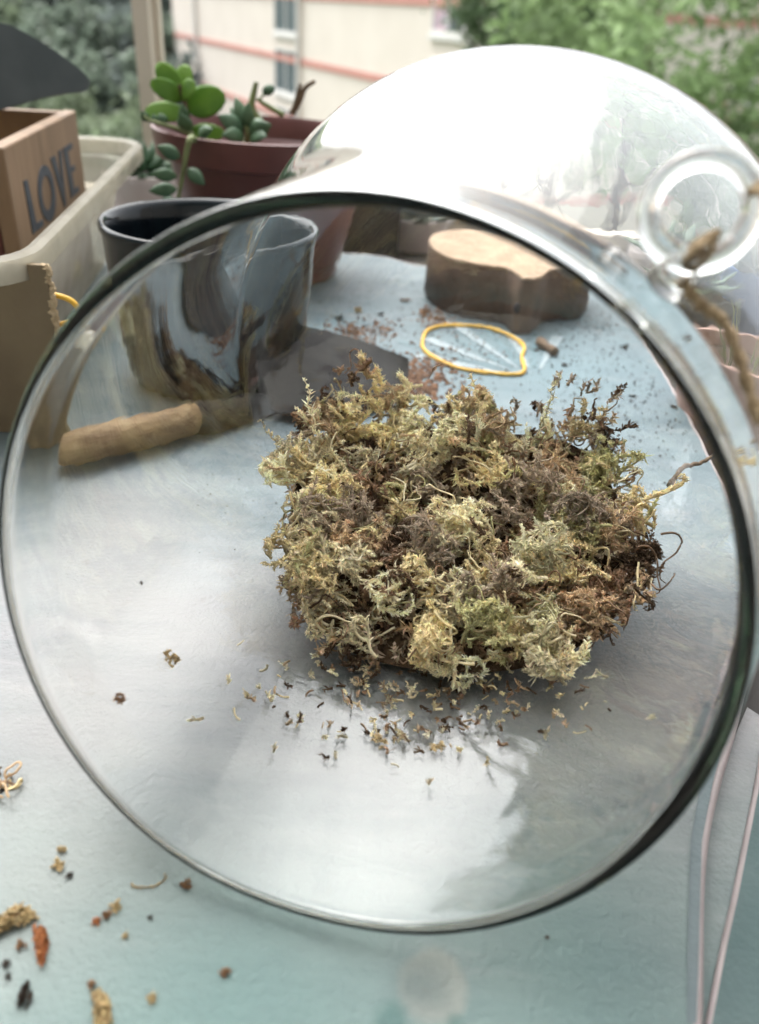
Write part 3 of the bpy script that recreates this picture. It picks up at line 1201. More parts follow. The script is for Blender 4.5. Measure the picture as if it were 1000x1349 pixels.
def sprig(S, rng, path, col, leaf=(0.0014, 0.0026), width=(0.0004, 0.0007), per=5, ang=0.62, core=0.0005):
    n = len(path)
    cj = np.clip(col * rng.uniform(.85, 1.15), 0, 1)
    S.tube(path, np.linspace(core, core * .5, n), cj * .8)
    t = unit(np.gradient(path, axis=0))
    k = n * per
    base = np.repeat(path, per, axis=0) + rng.normal(size=(k, 3)) * .0002
    tt = np.repeat(t, per, axis=0)
    rd = unit(np.cross(tt, rng.normal(size=(k, 3))))
    d = unit(tt * rng.uniform(.25, .9, (k, 1)) + rd * ang)
    w = unit(np.cross(d, rng.normal(size=(k, 3))))
    env = np.repeat(np.clip(np.sin(np.linspace(.35, 2.9, n)), .35, 1), per)
    L = rng.uniform(*leaf, k) * env
    W = rng.uniform(*width, k)
    curl = unit(rng.normal(size=(k, 3)) + tt * .6 - np.array([0, 0, .25]))
    cc = np.clip(cj[None, :] * rng.uniform(.72, 1.3, (k, 1)) * (1 + rng.normal(size=(k, 3)) * .04), 0, 1)
    S.leaflets(base, d, w, L, W, curl, cc)


rng = np.random.default_rng(5)
S = Strands()
# tufts: (u, v) in heap coordinates with a colour family
tufts = []
tries = 0
while len(tufts) < 105 and tries < 6000:
    tries += 1
    u, v = rng.uniform(-1, 1), rng.uniform(-1, 1)
    if (abs(u) ** 2.35 + abs(v) ** 2.35) > .97:
        continue
    x, y = MC.x + u * MRX, MC.y + v * MRY
    if any((x - q[0]) ** 2 + (y - q[1]) ** 2 < 0.0080 ** 2 for q in tufts):
        continue
    z = heap_z(x, y)
    if z is None:
        continue
    inner = math.exp(-((u - .1) ** 2 + (v - .1) ** 2) / .09)
    left = max(0, -u)
    w_ = np.array([.48 + .3 * left, .40 + .3 * left, .13, .17, .26, .10 + .5 * inner, .10 + .5 * inner * (u > 0), .03 + .2 * inner])
    fam = rng.choice(list(PAL), p=w_ / w_.sum())
    tufts.append((x, y, z, fam))
print('tufts', len(tufts), tries)
for (x, y, z, fam) in tufts:
    rad = rng.uniform(.0062, .0135)
    lift = rng.uniform(-.003, .009) if fam not in ('dark', 'brown') else rng.uniform(-.008, .001)
    if (x - MC.x) / MRX > .3 and (y - MC.y) / MRY > .35 and (floor_z(x, y) or 0) > .015:
        rad, lift = min(rad, .0055), min(lift, .001) - .002
    c = np.array([x, y, z + lift])
    main = unit(rng.normal(size=3) * np.array([1, 1, .4]))
    ns = int(rng.integers(15, 21) * (rad / .0095) ** 1.5)
    tone = rng.uniform(.82, 1.18)
    wobt = rng.uniform(.05, .13)
    for s in range(ns):
        p0 = c + unit(rng.normal(size=3)) * np.array([1, 1, .75]) * rad * rng.uniform(.2, 1.0)
        d0 = main + rng.normal(size=3) * .4
        L = rng.uniform(.009, .027)
        n = max(6, int(L / .0009))
        path = walk(rng, p0, d0, L, n, wobt, (c, rad))
        f2 = fam if rng.random() < .88 else rng.choice(list(PAL))
        col = np.array(PAL[f2]) * tone
        if rng.random() < .88:
            k = rng.uniform(.75, 1.3)
            sprig(S, rng, path, col, per=7, leaf=(.0010 * k, .0026 * k), width=(.00035, .0007), ang=rng.uniform(.45, .95), core=.0006 * k)
        else:
            S.tube(path, np.linspace(.0006, .00025, len(path)), col * rng.uniform(.7, 1.1))
# loose curled fibres over the whole heap
for _ in range(260):
    x, y = MC.x + rng.uniform(-.92, .92) * MRX, MC.y + rng.uniform(-.92, .92) * MRY
    z = heap_z(x, y)
    if z is None:
        continue
    c = np.array([x, y, z + rng.uniform(.001, .006)])
    path = walk(rng, c, unit(rng.normal(size=3) * np.array([1, 1, .5])), rng.uniform(.010, .03), 22, .22, (np.array([x, y, z]), .012))
    fam = rng.choice(['straw', 'tan', 'brown', 'brown', 'cream', 'green'])
    S.tube(path, np.linspace(.00045, .0002, len(path)), np.array(PAL[fam]) * rng.uniform(.6, 1.1))
# dark litter underneath
for _ in range(1100):
    x, y = MC.x + rng.uniform(-.92, .92) * MRX, MC.y + rng.uniform(-.92, .92) * MRY
    z = heap_z(x, y)
    if z is None:
        continue
    c = np.array([x, y, z - rng.uniform(.001, .008)])
    path = walk(rng, c, unit(rng.normal(size=3)), rng.uniform(.006, .014), 9, .3, (np.array([x, y, z - .005]), .006))
    sprig(S, rng, path, np.array(PAL[rng.choice(['brown', 'dark', 'tan', 'grey'])]), per=4, leaf=(.0016, .003), width=(.0006, .0011))
# keep every vertex inside the glass
Vall = np.concatenate(S.V)
off = 0
for k, V in enumerate(S.V):
    fz = np.array([floor_z(p[0], p[1]) or 0.004 for p in V[::max(1, len(V) // 12)]])
    mn = fz.max() + 0.0004
    V[:, 2] += max(0.0, mn - V[:, 2].min())
heap = S.build('moss_heap', M_MOSS)
tag(heap, 'nest of dried straw green and brown sphagnum moss inside the glass globe', 'moss', kind='stuff')
print('moss verts', S.n)
# packed core that the strands sit on
mb = MB()
n, m = 44, 16
vs, fs = [], []
for i in range(m + 1):
    for j in range(n):
        a = 2 * math.pi * j / n
        r = i / m * .93 * (abs(math.cos(a)) ** 2.7 + abs(math.sin(a)) ** 2.7) ** (-1 / 2.7)
        x, y = MC.x + r * math.cos(a) * MRX, MC.y + r * math.sin(a) * MRY
        z = heap_z(x, y)
        fz = floor_z(x, y) or .004
        z = fz + .001 if z is None else max(fz + .0006, z - .0055)
        if i == m:
            z = fz + .0006
        vs.append((x, y, z))
for i in range(m):
    for j in range(n):
        jj = (j + 1) % n
        fs.append((i * n + j, (i + 1) * n + j, (i + 1) * n + jj, i * n + jj))
mb.add(vs, fs)
M_PACK = mat('packed_dead_moss', (0.060, 0.036, 0.021), (0.13, 0.085, 0.05), rough=0.95, scale=300, bump=1.0, bscale=700)
core = mb.build('packed_core', M_PACK, smooth=True)
core.parent = heap


# sprigs that stick out of the heap (each one a thing)
def lone_sprig(px, base_px, Y, col, label, seed, leaf=(.0016, .0030), per=4, thick=.0004, L=None):
    rg = np.random.default_rng(seed)
    a = aty(*base_px, Y)
    b = aty(*px, Y)
    n = 20
    path = np.array([tuple(a.lerp(b, k / n) + Vector((rg.normal() * .0005, rg.normal() * .0008, rg.normal() * .0004))) for k in range(n + 1)])
    s = Strands()
    sprig(s, rg, path, np.array(col), leaf=leaf, per=per, ang=.8, core=thick)
    o = s.build('moss_sprig', M_MOSS)
    tag(o, label, 'moss sprig')
    return o


lone_sprig((405, 499), (416, 585), .262, PAL['cream'], 'feathery pale sprig standing upright in front of the trowel blade', 3, per=5, leaf=(.0018, .0032))
lone_sprig((735, 492), (715, 560), .275, PAL['sage'], 'loose pale green sprig poking up toward the wooden apple', 8)
lone_sprig((620, 492), (640, 560), .28, PAL['straw'], 'bushy straw sprig poking up behind the rubber band', 9, per=5)
lone_sprig((338, 556), (385, 600), .262, PAL['straw'], 'bent straw sprig reaching over the trowel socket', 12, leaf=(.001, .002))
lone_sprig((607, 812), (660, 880), .196, PAL['straw'], 'thick fuzzy straw sprig lying across the front of the heap', 15, per=7, leaf=(.0022, .0038))


# ================================================================== OTHER THINGS
def bez(p, q, r, s, n=10):
    out = []
    for k in range(n + 1):
        t = k / n
        out.append(p * (1 - t) ** 3 + q * 3 * t * (1 - t) ** 2 + r * 3 * t * t * (1 - t) + s * t ** 3)
    return out


# glazed cup
cb = at(284, 487)
cupr = 0.0545
cuph = 0.083
cup = empty('glazed_pot', (cb.x, cb.y, 0), 'glossy blue black glazed ceramic pot behind the trowel', 'pot')
mb = MB()
prof = [(0.0, 0.0006), (0.042, 0.0006), (0.0445, 0.002), (0.047, 0.010), (0.050, 0.030), (0.0525, 0.055), (0.0535, cuph - .006), (0.0550, cuph - .003),
        (0.0552, cuph - .001), (0.0540, cuph + .0006), (0.0520, cuph), (0.0500, cuph - .003), (0.0490, cuph - .010), (0.0475, 0.045), (0.044, 0.016), (0.036, 0.009), (0.0, 0.008)]
mb.lathe(prof, 72)
o = mb.build('pot_body', M_CLAY, None, smooth=True)
o.parent = cup

# trowel lying on the table
tw0, tw1, tip = at(66, 592, .010), at(262, 553, .010), at(537, 491, .002)
ax = (Vector((tip.x, tip.y, 0)) - Vector((tw0.x, tw0.y, 0))).normalized()
sd = Vector((-ax.y, ax.x, 0))
trow = empty('garden_trowel', (tw1.x, tw1.y, 0), 'small trowel with dark blade and pale wooden handle lying before the glazed pot', 'trowel')


def along(k, z):
    return Vector((tw0.x, tw0.y, 0)) + ax * k + Vector((0, 0, z))


Lt = (Vector((tip.x, tip.y, 0)) - Vector((tw0.x, tw0.y, 0))).length
Lh = (Vector((tw1.x, tw1.y, 0)) - Vector((tw0.x, tw0.y, 0))).length
mb = MB()
rr = [(0, .004), (.003, .0070), (.012, .0084), (Lh * .4, .0080), (Lh * .7, .0084), (Lh * .9, .0080), (Lh, .0076)]
mb.tube([along(k, .0098) for k, _ in rr], [r for _, r in rr], 20)
mb.build('handle', M_HANDLE, trow, smooth=True)
mb = MB()
Ls = Lh + .046
rs = [(Lh - .001, .0088), (Lh + .006, .0086), (Lh + .030, .0074), (Ls, .0055)]
mb.tube([along(k, .0098 - .002 * i) for i, (k, _) in enumerate(rs)], [r for _, r in rs], 18)
mb.build('socket', M_STEEL, trow, smooth=True)
mb = MB()
Lb0 = Ls - .012
nU, nV = 22, 10
vs = []
for side in (1, 0):
    for i in range(nU + 1):
        t = i / nU
        k = Lb0 + (Lt - Lb0) * t
        hw = 0.033 * (math.sin(math.pi / 2 * min(1, t / .42)) ** .6) * (1 - max(0, (t - .30) / .70) ** 2.3) + .0005
        for j in range(nV + 1):
            s = -1 + 2 * j / nV
            z = 0.0010 + (0.0145 * (s + 1)) * (.55 + .45 * min(1, t * 3)) * (1 - .7 * max(0, (t - .3) / .7) ** 1.5) + 0.004 * s * s * (1 - t) + (.0012 if side else 0)
            p = along(k, z) + sd * hw * s
            vs.append(p)
fs = []
W = nV + 1
half = (nU + 1) * W
for i in range(nU):
    for j in range(nV):
        a = i * W + j
        fs.append((a, a + W, a + W + 1, a + 1))
        fs.append((half + a, half + a + 1, half + a + W + 1, half + a + W))
edge = [i * W for i in range(nU + 1)] + [nU * W + j for j in range(1, W)] + [i * W + nV for i in range(nU - 1, -1, -1)] + [j for j in range(nV - 1, 0, -1)]
for a, b in zip(edge, edge[1:] + edge[:1]):
    fs.append((a, b, half + b, half + a))
mb.add(vs, fs)
mb.build('blade', M_STEEL, trow, smooth=True, angle=40)

# wooden apple slab
apx = [(558, 388), (572, 403), (598, 414), (632, 421), (655, 424), (668, 432), (677, 440), (692, 441), (705, 436), (715, 426), (738, 421), (760, 421), (774, 408)]
front = [at(*p) for p in apx]
Lp, Rp = front[0], front[-1]
wA = (Rp - Lp).length
mid = (Lp + Rp) / 2
uA = (Rp - Lp).normalized()
vA = Vector((-uA.y, uA.x, 0))
back = []
for k in range(1, 16):
    a = math.pi * k / 16
    q = mid + uA * (wA / 2 * 1.04 * math.cos(a)) + vA * (0.060 * math.sin(a) ** .8 + .012)
    if abs(k - 8) < 3:
        q -= vA * .003 * (3 - abs(k - 8))
    back.append(q)
AH = 0.0395
oa = [(p.x, p.y) for p in front + back]
oa = smooth_closed(oa, 3)
apple = empty('wooden_apple', (mid.x, mid.y, 0), 'thick apple shaped fibreboard block with pale top and scorched brown side', 'wooden block')
mb = MB()
mb.prism(oa, 0.0008, AH - .0012, 0.0008)
mb.build('side_body', M_WOODSIDE, apple, smooth=True, angle=50)
mb = MB()
cx_, cy_ = mid.x, mid.y + .02
ins = [(cx_ + (x - cx_) * .995, cy_ + (y - cy_) * .995) for x, y in oa]
mb.prism(ins, AH - .0012, AH, 0.0004)
mb.build('top_face', M_WOODTOP, apple)
kp = onplane(686, 405, front[7] + Vector((0, 0.0, 0)), Vector((0, -1, 0)))
mb = MB()
mb.lathe([(0, .0014), (.0022, .0012), (.0040, .0006), (.0048, -.0006)], 14, Matrix.Rotation(math.radians(90), 3, 'X'), origin=(kp.x, front[7].y + .0004, kp.z))
mb.build('knot', M_KNOT, apple, smooth=True)

# rubber band
rb = [(560, 438), (556, 455), (566, 468), (600, 484), (640, 491), (688, 492), (688, 470), (690, 455), (668, 440), (640, 431), (600, 428), (575, 430)]
pts = [at(*p, .001) for p in rb]
pl = smooth_closed([(p.x, p.y) for p in pts], 8)
mb = MB()
mb.tube([(x, y, .0013) for x, y in pl] + [(pl[0][0], pl[0][1], .0013)], 0.0013, 8, cap=False)
tag(mb.build('rubber_band', M_RUBBER, smooth=True), 'yellow rubber band lying open in front of the wooden apple', 'rubber band')
pts = [at(40, 412, .012), at(62, 396, .02), at(80, 393, .022), at(100, 402, .014), at(118, 414, .002)]
# small woody plug
a, b = at(711, 449, .003), at(733, 463, .003)
mb = MB()
mb.tube([a, a.lerp(b, .15), a.lerp(b, .5), a.lerp(b, .85), b], [.0030, .0034, .0025, .0032, .0028], 10)
tag(mb.build('wood_plug', M_WSTEM, smooth=True), 'short reddish brown bark stub beside the wooden apple stem', 'bark stub')

# tub with LOVE box
TZ = 0.085
A = at(190, 185, TZ)
B = at(22, 350, TZ)
al = Vector((A.x - B.x, A.y - B.y, 0))
Ltub = al.length
al.normalize()
pl_ = Vector((-al.y, al.x, 0))
Wt = 0.24
tub = empty('plastic_tub', (A.x, A.y, 0), 'translucent frosted plastic tub with a flared rim holding the lettered wooden box', 'tub')


def rounded_rect(o, ux, uy, lx, ly, r, n=6):
    pts = []
    for (cx, cyy, a0) in ((lx - r, ly - r, 0), (r, ly - r, 90), (r, r, 180), (lx - r, r, 270)):
        for k in range(n + 1):
            a = math.radians(a0 + 90 * k / n)
            p = o + ux * (cx + r * math.cos(a)) + uy * (cyy + r * math.sin(a))
            pts.append(p)
    return pts


def tub_ring(ins, z, rad=.03):
    o = Vector((B.x, B.y, z)) + al * ins + pl_ * ins
    return rounded_rect(o, al, pl_, Ltub - 2 * ins, Wt - 2 * ins, max(.008, rad - ins * .4))


tz0 = 0.0006
rings = [tub_ring(.034, tz0), tub_ring(.030, tz0 + .002), tub_ring(.014, TZ - .016), tub_ring(.012, TZ - .012), tub_ring(.006, TZ - .011), tub_ring(.003, TZ - .001), tub_ring(0, TZ), tub_ring(-.0015, TZ - .001), tub_ring(-.0015, TZ - .010)]
mb = MB()
nn = len(rings[0])
vs = [p for r in rings for p in r]
fs = [tuple(reversed(range(nn)))]
for i in range(len(rings) - 1):
    for j in range(nn):
        jj = (j + 1) % nn
        fs.append((i * nn + j, i * nn + jj, (i + 1) * nn + jj, (i + 1) * nn + j))
mb.add(vs, fs)
tb = mb.build('tub_body', M_TUB, tub, smooth=True, angle=40)
so = tb.modifiers.new('wall', 'SOLIDIFY')
so.thickness = 0.0012

# LOVE box
fpn = Vector((al.y, -al.x, 0))                      # the lettered face looks to the right
fp0 = Vector((B.x, B.y, 0)) - fpn * 0.040
c_nt, c_ft = onplane(6, 208, fp0, fpn), onplane(95, 137, fp0, fpn)
c_fb, c_nb = onplane(116, 245, fp0, fpn), onplane(27, 328, fp0, fpn)
print('box pts', c_nt, c_ft, c_fb, c_nb)
u0 = ((c_nt - fp0).dot(al) + (c_nb - fp0).dot(al)) / 2
u1 = ((c_ft - fp0).dot(al) + (c_fb - fp0).dot(al)) / 2
zt = (c_nt.z + c_ft.z) / 2
BW, TH_ = 0.12, 0.009
zb = tz0 + .0035
box = empty('wooden_planter_box', fp0 + al * u0 + Vector((0, 0, zb)), 'small pine planter box stencilled LOVE standing in the plastic tub', 'box')


def bslab(name, ua, ub, da, db, z0, z1, m):
    mb = MB()
    q = []
    for z in (z0, z1):
        for (uu, dd) in ((ua, db), (ub, db), (ub, da), (ua, da)):
            p = fp0 + al * uu - fpn * dd
            q.append((p.x, p.y, z))
    mb.hexa(q)
    o = mb.build(name, m, box)
    bv = o.modifiers.new('bevel', 'BEVEL')
    bv.width = .0012
    bv.segments = 2
    return o


bslab('front_panel', u0, u1, 0, TH_, zb, zt, M_PINE)
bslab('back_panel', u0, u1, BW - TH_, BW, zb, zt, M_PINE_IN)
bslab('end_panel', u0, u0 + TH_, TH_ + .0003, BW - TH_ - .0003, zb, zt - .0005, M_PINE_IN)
bslab('end_panel', u1 - TH_, u1, TH_ + .0003, BW - TH_ - .0003, zb, zt - .0005, M_PINE)
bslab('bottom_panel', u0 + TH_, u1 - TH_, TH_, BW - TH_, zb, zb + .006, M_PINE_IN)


def letter(strokes):
    mb = MB()
    for poly in strokes:
        f_ = [onplane(x, y, fp0 + fpn * .0005, fpn) for x, y in poly]
        b_ = [p - fpn * .0009 for p in f_]
        k = len(poly)
        mb.add(f_ + b_, [tuple(range(k))] + [(i, (i + 1) % k, k + (i + 1) % k, k + i) for i in range(k)])
    return mb.build('letter', M_INK, box)


def zp(*pts):
    return [(x / 4.0875, y / 4.0875) for x, y in pts]


letter([zp((128, 975), (150, 968), (205, 1235), (180, 1262)), zp((198, 1205), (232, 1180), (238, 1212), (205, 1240))])
ring = []
for k in range(20):
    a0, a1 = 2 * math.pi * k / 20, 2 * math.pi * (k + 1) / 20

    def el(a, s):
        return (254 + 44 * s * math.cos(a) + 24 * s * math.sin(a) * .8, 1040 + 150 * (s if s == 1 else s * 1.12) * math.sin(a) - 24 * s * math.cos(a))
    ring.append(zp(el(a0, 1), el(a1, 1), el(a1, .56), el(a0, .56)))
letter(ring)
letter([zp((274, 852), (298, 838), (352, 1050), (350, 1115)), zp((316, 815), (332, 805), (358, 1100), (348, 1118), (338, 1000))])
letter([zp((340, 800), (362, 785), (408, 1045), (386, 1068)), zp((362, 785), (388, 768), (392, 798), (366, 818)),
        zp((378, 905), (402, 888), (407, 915), (384, 932)), zp((402, 1020), (424, 1002), (428, 1032), (408, 1045))])

# soil bag inside the tub
mb = MB()
o_ = Vector((A.x, A.y, 0)) - al * 0.10 + pl_ * 0.085
n = 20
vs, fs = [], []
for i in range(8):
    for j in range(n):
        a = 2 * math.pi * j / n
        r = math.cos(i / 7 * math.pi / 2) * .9 + .05
        p = o_ + al * .06 * r * math.cos(a) + pl_ * .05 * r * math.sin(a)
        vs.append((p.x, p.y, tz0 + .004 + .045 * math.sin(i / 7 * math.pi / 2) + .003 * math.sin(5 * a + i)))
for i in range(7):
    for j in range(n):
        fs.append((i * n + j, i * n + (j + 1) % n, (i + 1) * n + (j + 1) % n, (i + 1) * n + j))
fs.append(tuple(reversed(range(n))))
fs.append(tuple(7 * n + j for j in range(n)))
mb.add(vs, fs)
M_BAG = mat('yellow_wrapper', (0.60, 0.52, 0.12), (0.5, 0.42, 0.15), rough=0.4, scale=40, bump=0.3)
tag(mb.build('crumpled_wrapper', M_BAG, smooth=True), 'dull yellow crumpled wrapper lying inside the plastic tub', 'wrapper')

# dark spade blade resting on the box
yb = (c_ft.y + c_nt.y) / 2
bl = [(118, 107), (112, 120), (85, 124), (50, 131), (15, 141), (-60, 156), (-160, 160), (-190, 60), (-90, 18), (0, 30), (30, 42), (62, 60), (90, 80), (108, 94)]
pn = Vector((0.25, -0.9, 0.35)).normalized()
ph = onplane(60, 135, Vector((0, c_ft.y * .97, zt)), Vector((0, -1, 0)))
q = [onplane(x, y, ph, pn) for x, y in bl]
M_b = pn
sm = smooth_closed([((p - ph).dot(Vector((1, 0, 0))), (p - ph).z) for p in q], 4)
spd = empty('garden_spade', ph, 'dark grey spade blade propped on top of the lettered wooden box', 'spade')
mb = MB()
fr_, bk_ = [], []
for x_, z_ in sm:
    # solve y on the plane
    y_ = -(pn.x * x_ + pn.z * z_) / pn.y
    p = ph + Vector((x_, y_, z_))
    fr_.append(p + pn * .0006)
    bk_.append(p - pn * .0008)
k = len(fr_)
mb.add(fr_ + bk_, [tuple(range(k)), tuple(reversed(range(k, 2 * k)))] + [(i, k + i, k + (i + 1) % k, (i + 1) % k) for i in range(k)])
mb.build('blade', M_STEEL2, spd)
mb = MB()
s0 = onplane(-150, 110, ph, pn)
mb.tube([s0 + Vector((.03, 0, 0)), s0, s0 + Vector((-.07, 0, .005)), s0 + Vector((-.16, 0, .01))], [.006, .008, .009, .009], 12)
mb.build('handle', M_STEEL2, spd, smooth=True)

# cardboard
cyd = 0.335
k0, k1 = aty(-60, 356, cyd), aty(58, 348, cyd)
edge_pts = [(58, 350), (61, 358), (60, 366), (64, 376), (65, 388), (67, 398), (66, 408), (70, 424), (72, 440), (74, 480), (78, 540)]
card = empty('cardboard_box', aty(20, 560, cyd), 'brown cardboard flap with a torn edge standing in front of the tub', 'cardboard')
right = [aty(x, y, cyd) for x, y in edge_pts]
ybot = 0.0008
right.append(Vector((right[-1].x + .002, cyd, ybot)))
left = [Vector((right[0].x - 0.14, cyd, p.z - .001)) for p in right]
left[-1].z = ybot
mb = MB()
k = len(right)
vs = []
for dy in (0, .0032):
    vs += [p + Vector((0, dy, 0)) for p in right] + [p + Vector((0, dy, 0)) for p in left]
fs = []
for i in range(k - 1):
    fs.append((k + i, i, i + 1, k + i + 1))
    fs.append((2 * k + i, 3 * k + i, 3 * k + i + 1, 2 * k + i + 1))
    fs.append((i, 2 * k + i, 2 * k + i + 1, i + 1))
    fs.append((k + i, k + i + 1, 3 * k + i + 1, 3 * k + i))
fs.append((0, k, 3 * k, 2 * k))
fs.append((k - 1, 3 * k - 1, 4 * k - 1, 2 * k - 1))
mb.add(vs, fs)
mb.build('flap', M_CARD, card)
mb = MB()
ce = catmull([p + Vector((0, .0016, 0)) for p in right[:-1]], 5)
rr_ = random.Random(4)
mb.tube([p + Vector((rr_.uniform(-.0006, .0008), 0, 0)) for p in ce], [rr_.uniform(.0012, .0023) for _ in ce], 6)
mb.build('torn_edge', M_CARD_EDGE, card)
mb = MB()
rbp = catmull([Vector((right[5].x + dx, cyd + .0046, right[5].z + dz)) for dx, dz in ((-.02, -.004), (-.008, .0015), (.004, .001), (.0095, -.003), (.0085, -.009), (-.006, -.013))], 6)
mb.tube(rbp, .0013, 8)
tag(mb.build('yellow_cord', M_RUBBER, smooth=True), 'yellow rubber cord arching out behind the torn cardboard', 'cord')

# ------------------------------------------------------------------ flower pot
pb = at(352, 352)
YP = pb.y
pot = empty('flower_pot', (pb.x, pb.y, 0), 'red brown plastic flower pot with flared rim holding succulents', 'flower pot')
prim = aty(352, 150, YP)
PH = aty(352, 170, YP).z
print('pot', pb, 'height', PH)
KP = 0.93
prof = [(0, .0006), (.052, .0006), (.055, .002), (.057, .012), (.060, .014), (.076, PH - .022), (.076, PH - .020), (.086, PH - .018), (.0885, PH - .002), (.0885, PH), (.086, PH + .0004), (.084, PH - .002), (.081, PH - .016), (.074, PH - .022), (.058, .016), (0, .014)]
mb = MB()
mb.lathe([(r * KP, z) for r, z in prof], 64)
o = mb.build('pot_wall', M_POT, None, smooth=True, angle=35)
o.parent = pot
mb = MB()
mb.lathe([(.068, PH - .026), (.05, PH - .022), (.03, PH - .023), (0, PH - .020)], 32)
o = mb.build('soil', M_SOIL, None, smooth=True)
o.parent = pot


def leaf_solid(mb, base, tip, width, thick, facing, bow=0.0, n=9, m=10, blunt=False):
    base, tip = Vector(base), Vector(tip)
    d = tip - base
    L = d.length
    d.normalize()
    f = Vector(facing)
    f = (f - d * f.dot(d)).normalized()
    s = d.cross(f)
    vs, fs = [], []
    for i in range(n + 1):
        t = i / n
        if blunt:
            w = width / 2 * max(0.02, math.sin(math.pi * min(1, (t * .93 + .05))) ** .5)
        else:
            w = width / 2 * max(.02, math.sin(math.pi * t ** .85) ** .9)
        th = thick / 2 * max(.03, math.sin(math.pi * t ** .8))
        c = base + d * L * t + f * bow * L * math.sin(math.pi * t)
        for j in range(m):
            a = 2 * math.pi * j / m
            vs.append(c + s * w * math.cos(a) + f * th * math.sin(a))
    for i in range(n):
        for j in range(m):
            jj = (j + 1) % m
            fs.append((i * m + j, i * m + jj, (i + 1) * m + jj, (i + 1) * m + j))
    fs.append(tuple(reversed(range(m))))
    fs.append(tuple(n * m + j for j in range(m)))
    mb.add(vs, fs)


def plant(name, label, Y, stems, leaves, mat_l, mat_s, root):
    t = empty(name, root, label, 'plant')
    for pts, r in stems:
        mb = MB()
        path = catmull([aty(x, y, Y + dy) for x, y, dy in pts], 6)
        mb.tube(path, [r * (1 - .5 * i / len(path)) for i in range(len(path))], 8)
        mb.build('stem', mat_s, t, smooth=True)
    for (x0, y0, x1, y1, wpx, dy0, dy1, thick, blunt) in leaves:
        mb = MB()
        a, b = aty(x0, y0, Y + dy0), aty(x1, y1, Y + dy1)
        w = wpx / F * (Y / 0.95)
        leaf_solid(mb, a, b, w, w * thick, (random.uniform(-.2, .2), -1, random.uniform(.2, .7)), bow=.06, blunt=blunt)
        mb.build('leaf', mat_l, t, smooth=True)
    return t


SZ = PH - .024
Y1 = YP - .035
plant('broad_leaf_plant', 'young plant with broad round bright green leaves in the flower pot', Y1,
      [([(255, 195, 0), (250, 165, 0), (243, 135, 0), (236, 112, 0)], .0028)],
      [(240, 124, 207, 84, 25, 0, .004, .06, True), (238, 122, 246, 85, 21, .004, .012, .06, True), (240, 128, 198, 109, 22, 0, -.012, .06, True),
       (238, 125, 258, 112, 22, 0, -.012, .06, True), (238, 125, 215, 126, 20, .002, .008, .06, True), (247, 140, 297, 128, 34, 0, -.006, .05, True),
       (244, 150, 191, 147, 24, 0, -.004, .06, True), (250, 175, 296, 176, 20, 0, -.008, .06, True)],
      M_LEAF, M_WSTEM, aty(255, 195, Y1))
Y2 = YP - .055
plant('trailing_succulent', 'trailing succulent with pointed grey green leaves hanging over the pot rim', Y2,
      [([(254, 178, .01), (225, 167, .0), (200, 160, -.004), (190, 153, -.006)], .0018), ([(262, 190, .01), (252, 182, -.036), (246, 200, -.040), (240, 235, -.040), (232, 275, -.040)], .0024)],
      [(195, 160, 186, 146, 10, 0, -.004, .45, False), (206, 164, 202, 150, 9, 0, 0, .45, False), (219, 165, 209, 149, 12, 0, 0, .45, False),
       (244, 172, 238, 149, 14, 0, -.004, .4, False), (252, 174, 236, 148, 16, 0, -.006, .4, False), (245, 160, 240, 136, 12, .004, .002, .4, False),
       (262, 178, 281, 170, 14, -.02, -.03, .6, False), (238, 208, 206, 192, 15, -.04, -.044, .4, False), (234, 232, 198, 229, 14, -.04, -.046, .4, False),
       (234, 249, 196, 252, 15, -.04, -.046, .4, False), (247, 222, 270, 244, 15, -.04, -.046, .4, False), (232, 272, 214, 262, 14, -.04, -.04, .4, True), (236, 282, 203, 285, 16, -.04, -.045, .4, False)],
      M_SUCC, M_STEM, aty(254, 178, Y2))
Y3 = YP - .045
plant('rosette_succulent', 'rosette succulent with broad dusty green leaves at the front of the pot', Y3,
      [([(322, 196, .01), (327, 180, 0), (325, 165, 0)], .003)],
      [(325, 172, 310, 127, 17, 0, .006, .35, False), (327, 172, 327, 134, 16, 0, 0, .35, False), (322, 176, 287, 152, 22, 0, -.012, .35, False), (322, 180, 292, 178, 18, -.004, -.02, .35, False),
       (328, 178, 358, 164, 22, 0, -.012, .35, False), (330, 182, 352, 180, 18, 0, -.018, .35, False), (318, 170, 303, 140, 10, .006, .014, .35, False), (330, 172, 346, 155, 14, .006, .012, .35, False)],
      M_SUCC, M_STEM, aty(322, 196, Y3))
Y4 = YP + .01
plant('budding_stem', 'pale cut stem with a small oval bud behind the rosette succulent', Y4,
      [([(345, 165, 0), (332, 142, 0), (335, 120, 0), (338, 108, 0)], .0032), ([(374, 152, 0), (350, 138, 0), (338, 130, 0)], .0022), ([(342, 132, 0), (348, 124, 0), (352, 120, 0)], .001)],
      [(346, 122, 362, 116, 12, 0, 0, .7, True)], M_SUCC, M_STEM, aty(345, 165, Y4))
Y5 = YP + .02
plant('curled_sprout', 'thin dark sprout curling up beside the globe', Y5,
      [([(384, 150, 0), (395, 132, 0), (402, 116, 0), (415, 107, 0)], .0026), ([(386, 150, 0), (391, 130, 0), (396, 110, 0)], .0022)], [], M_SUCC, M_WSTEM, aty(384, 150, Y5))


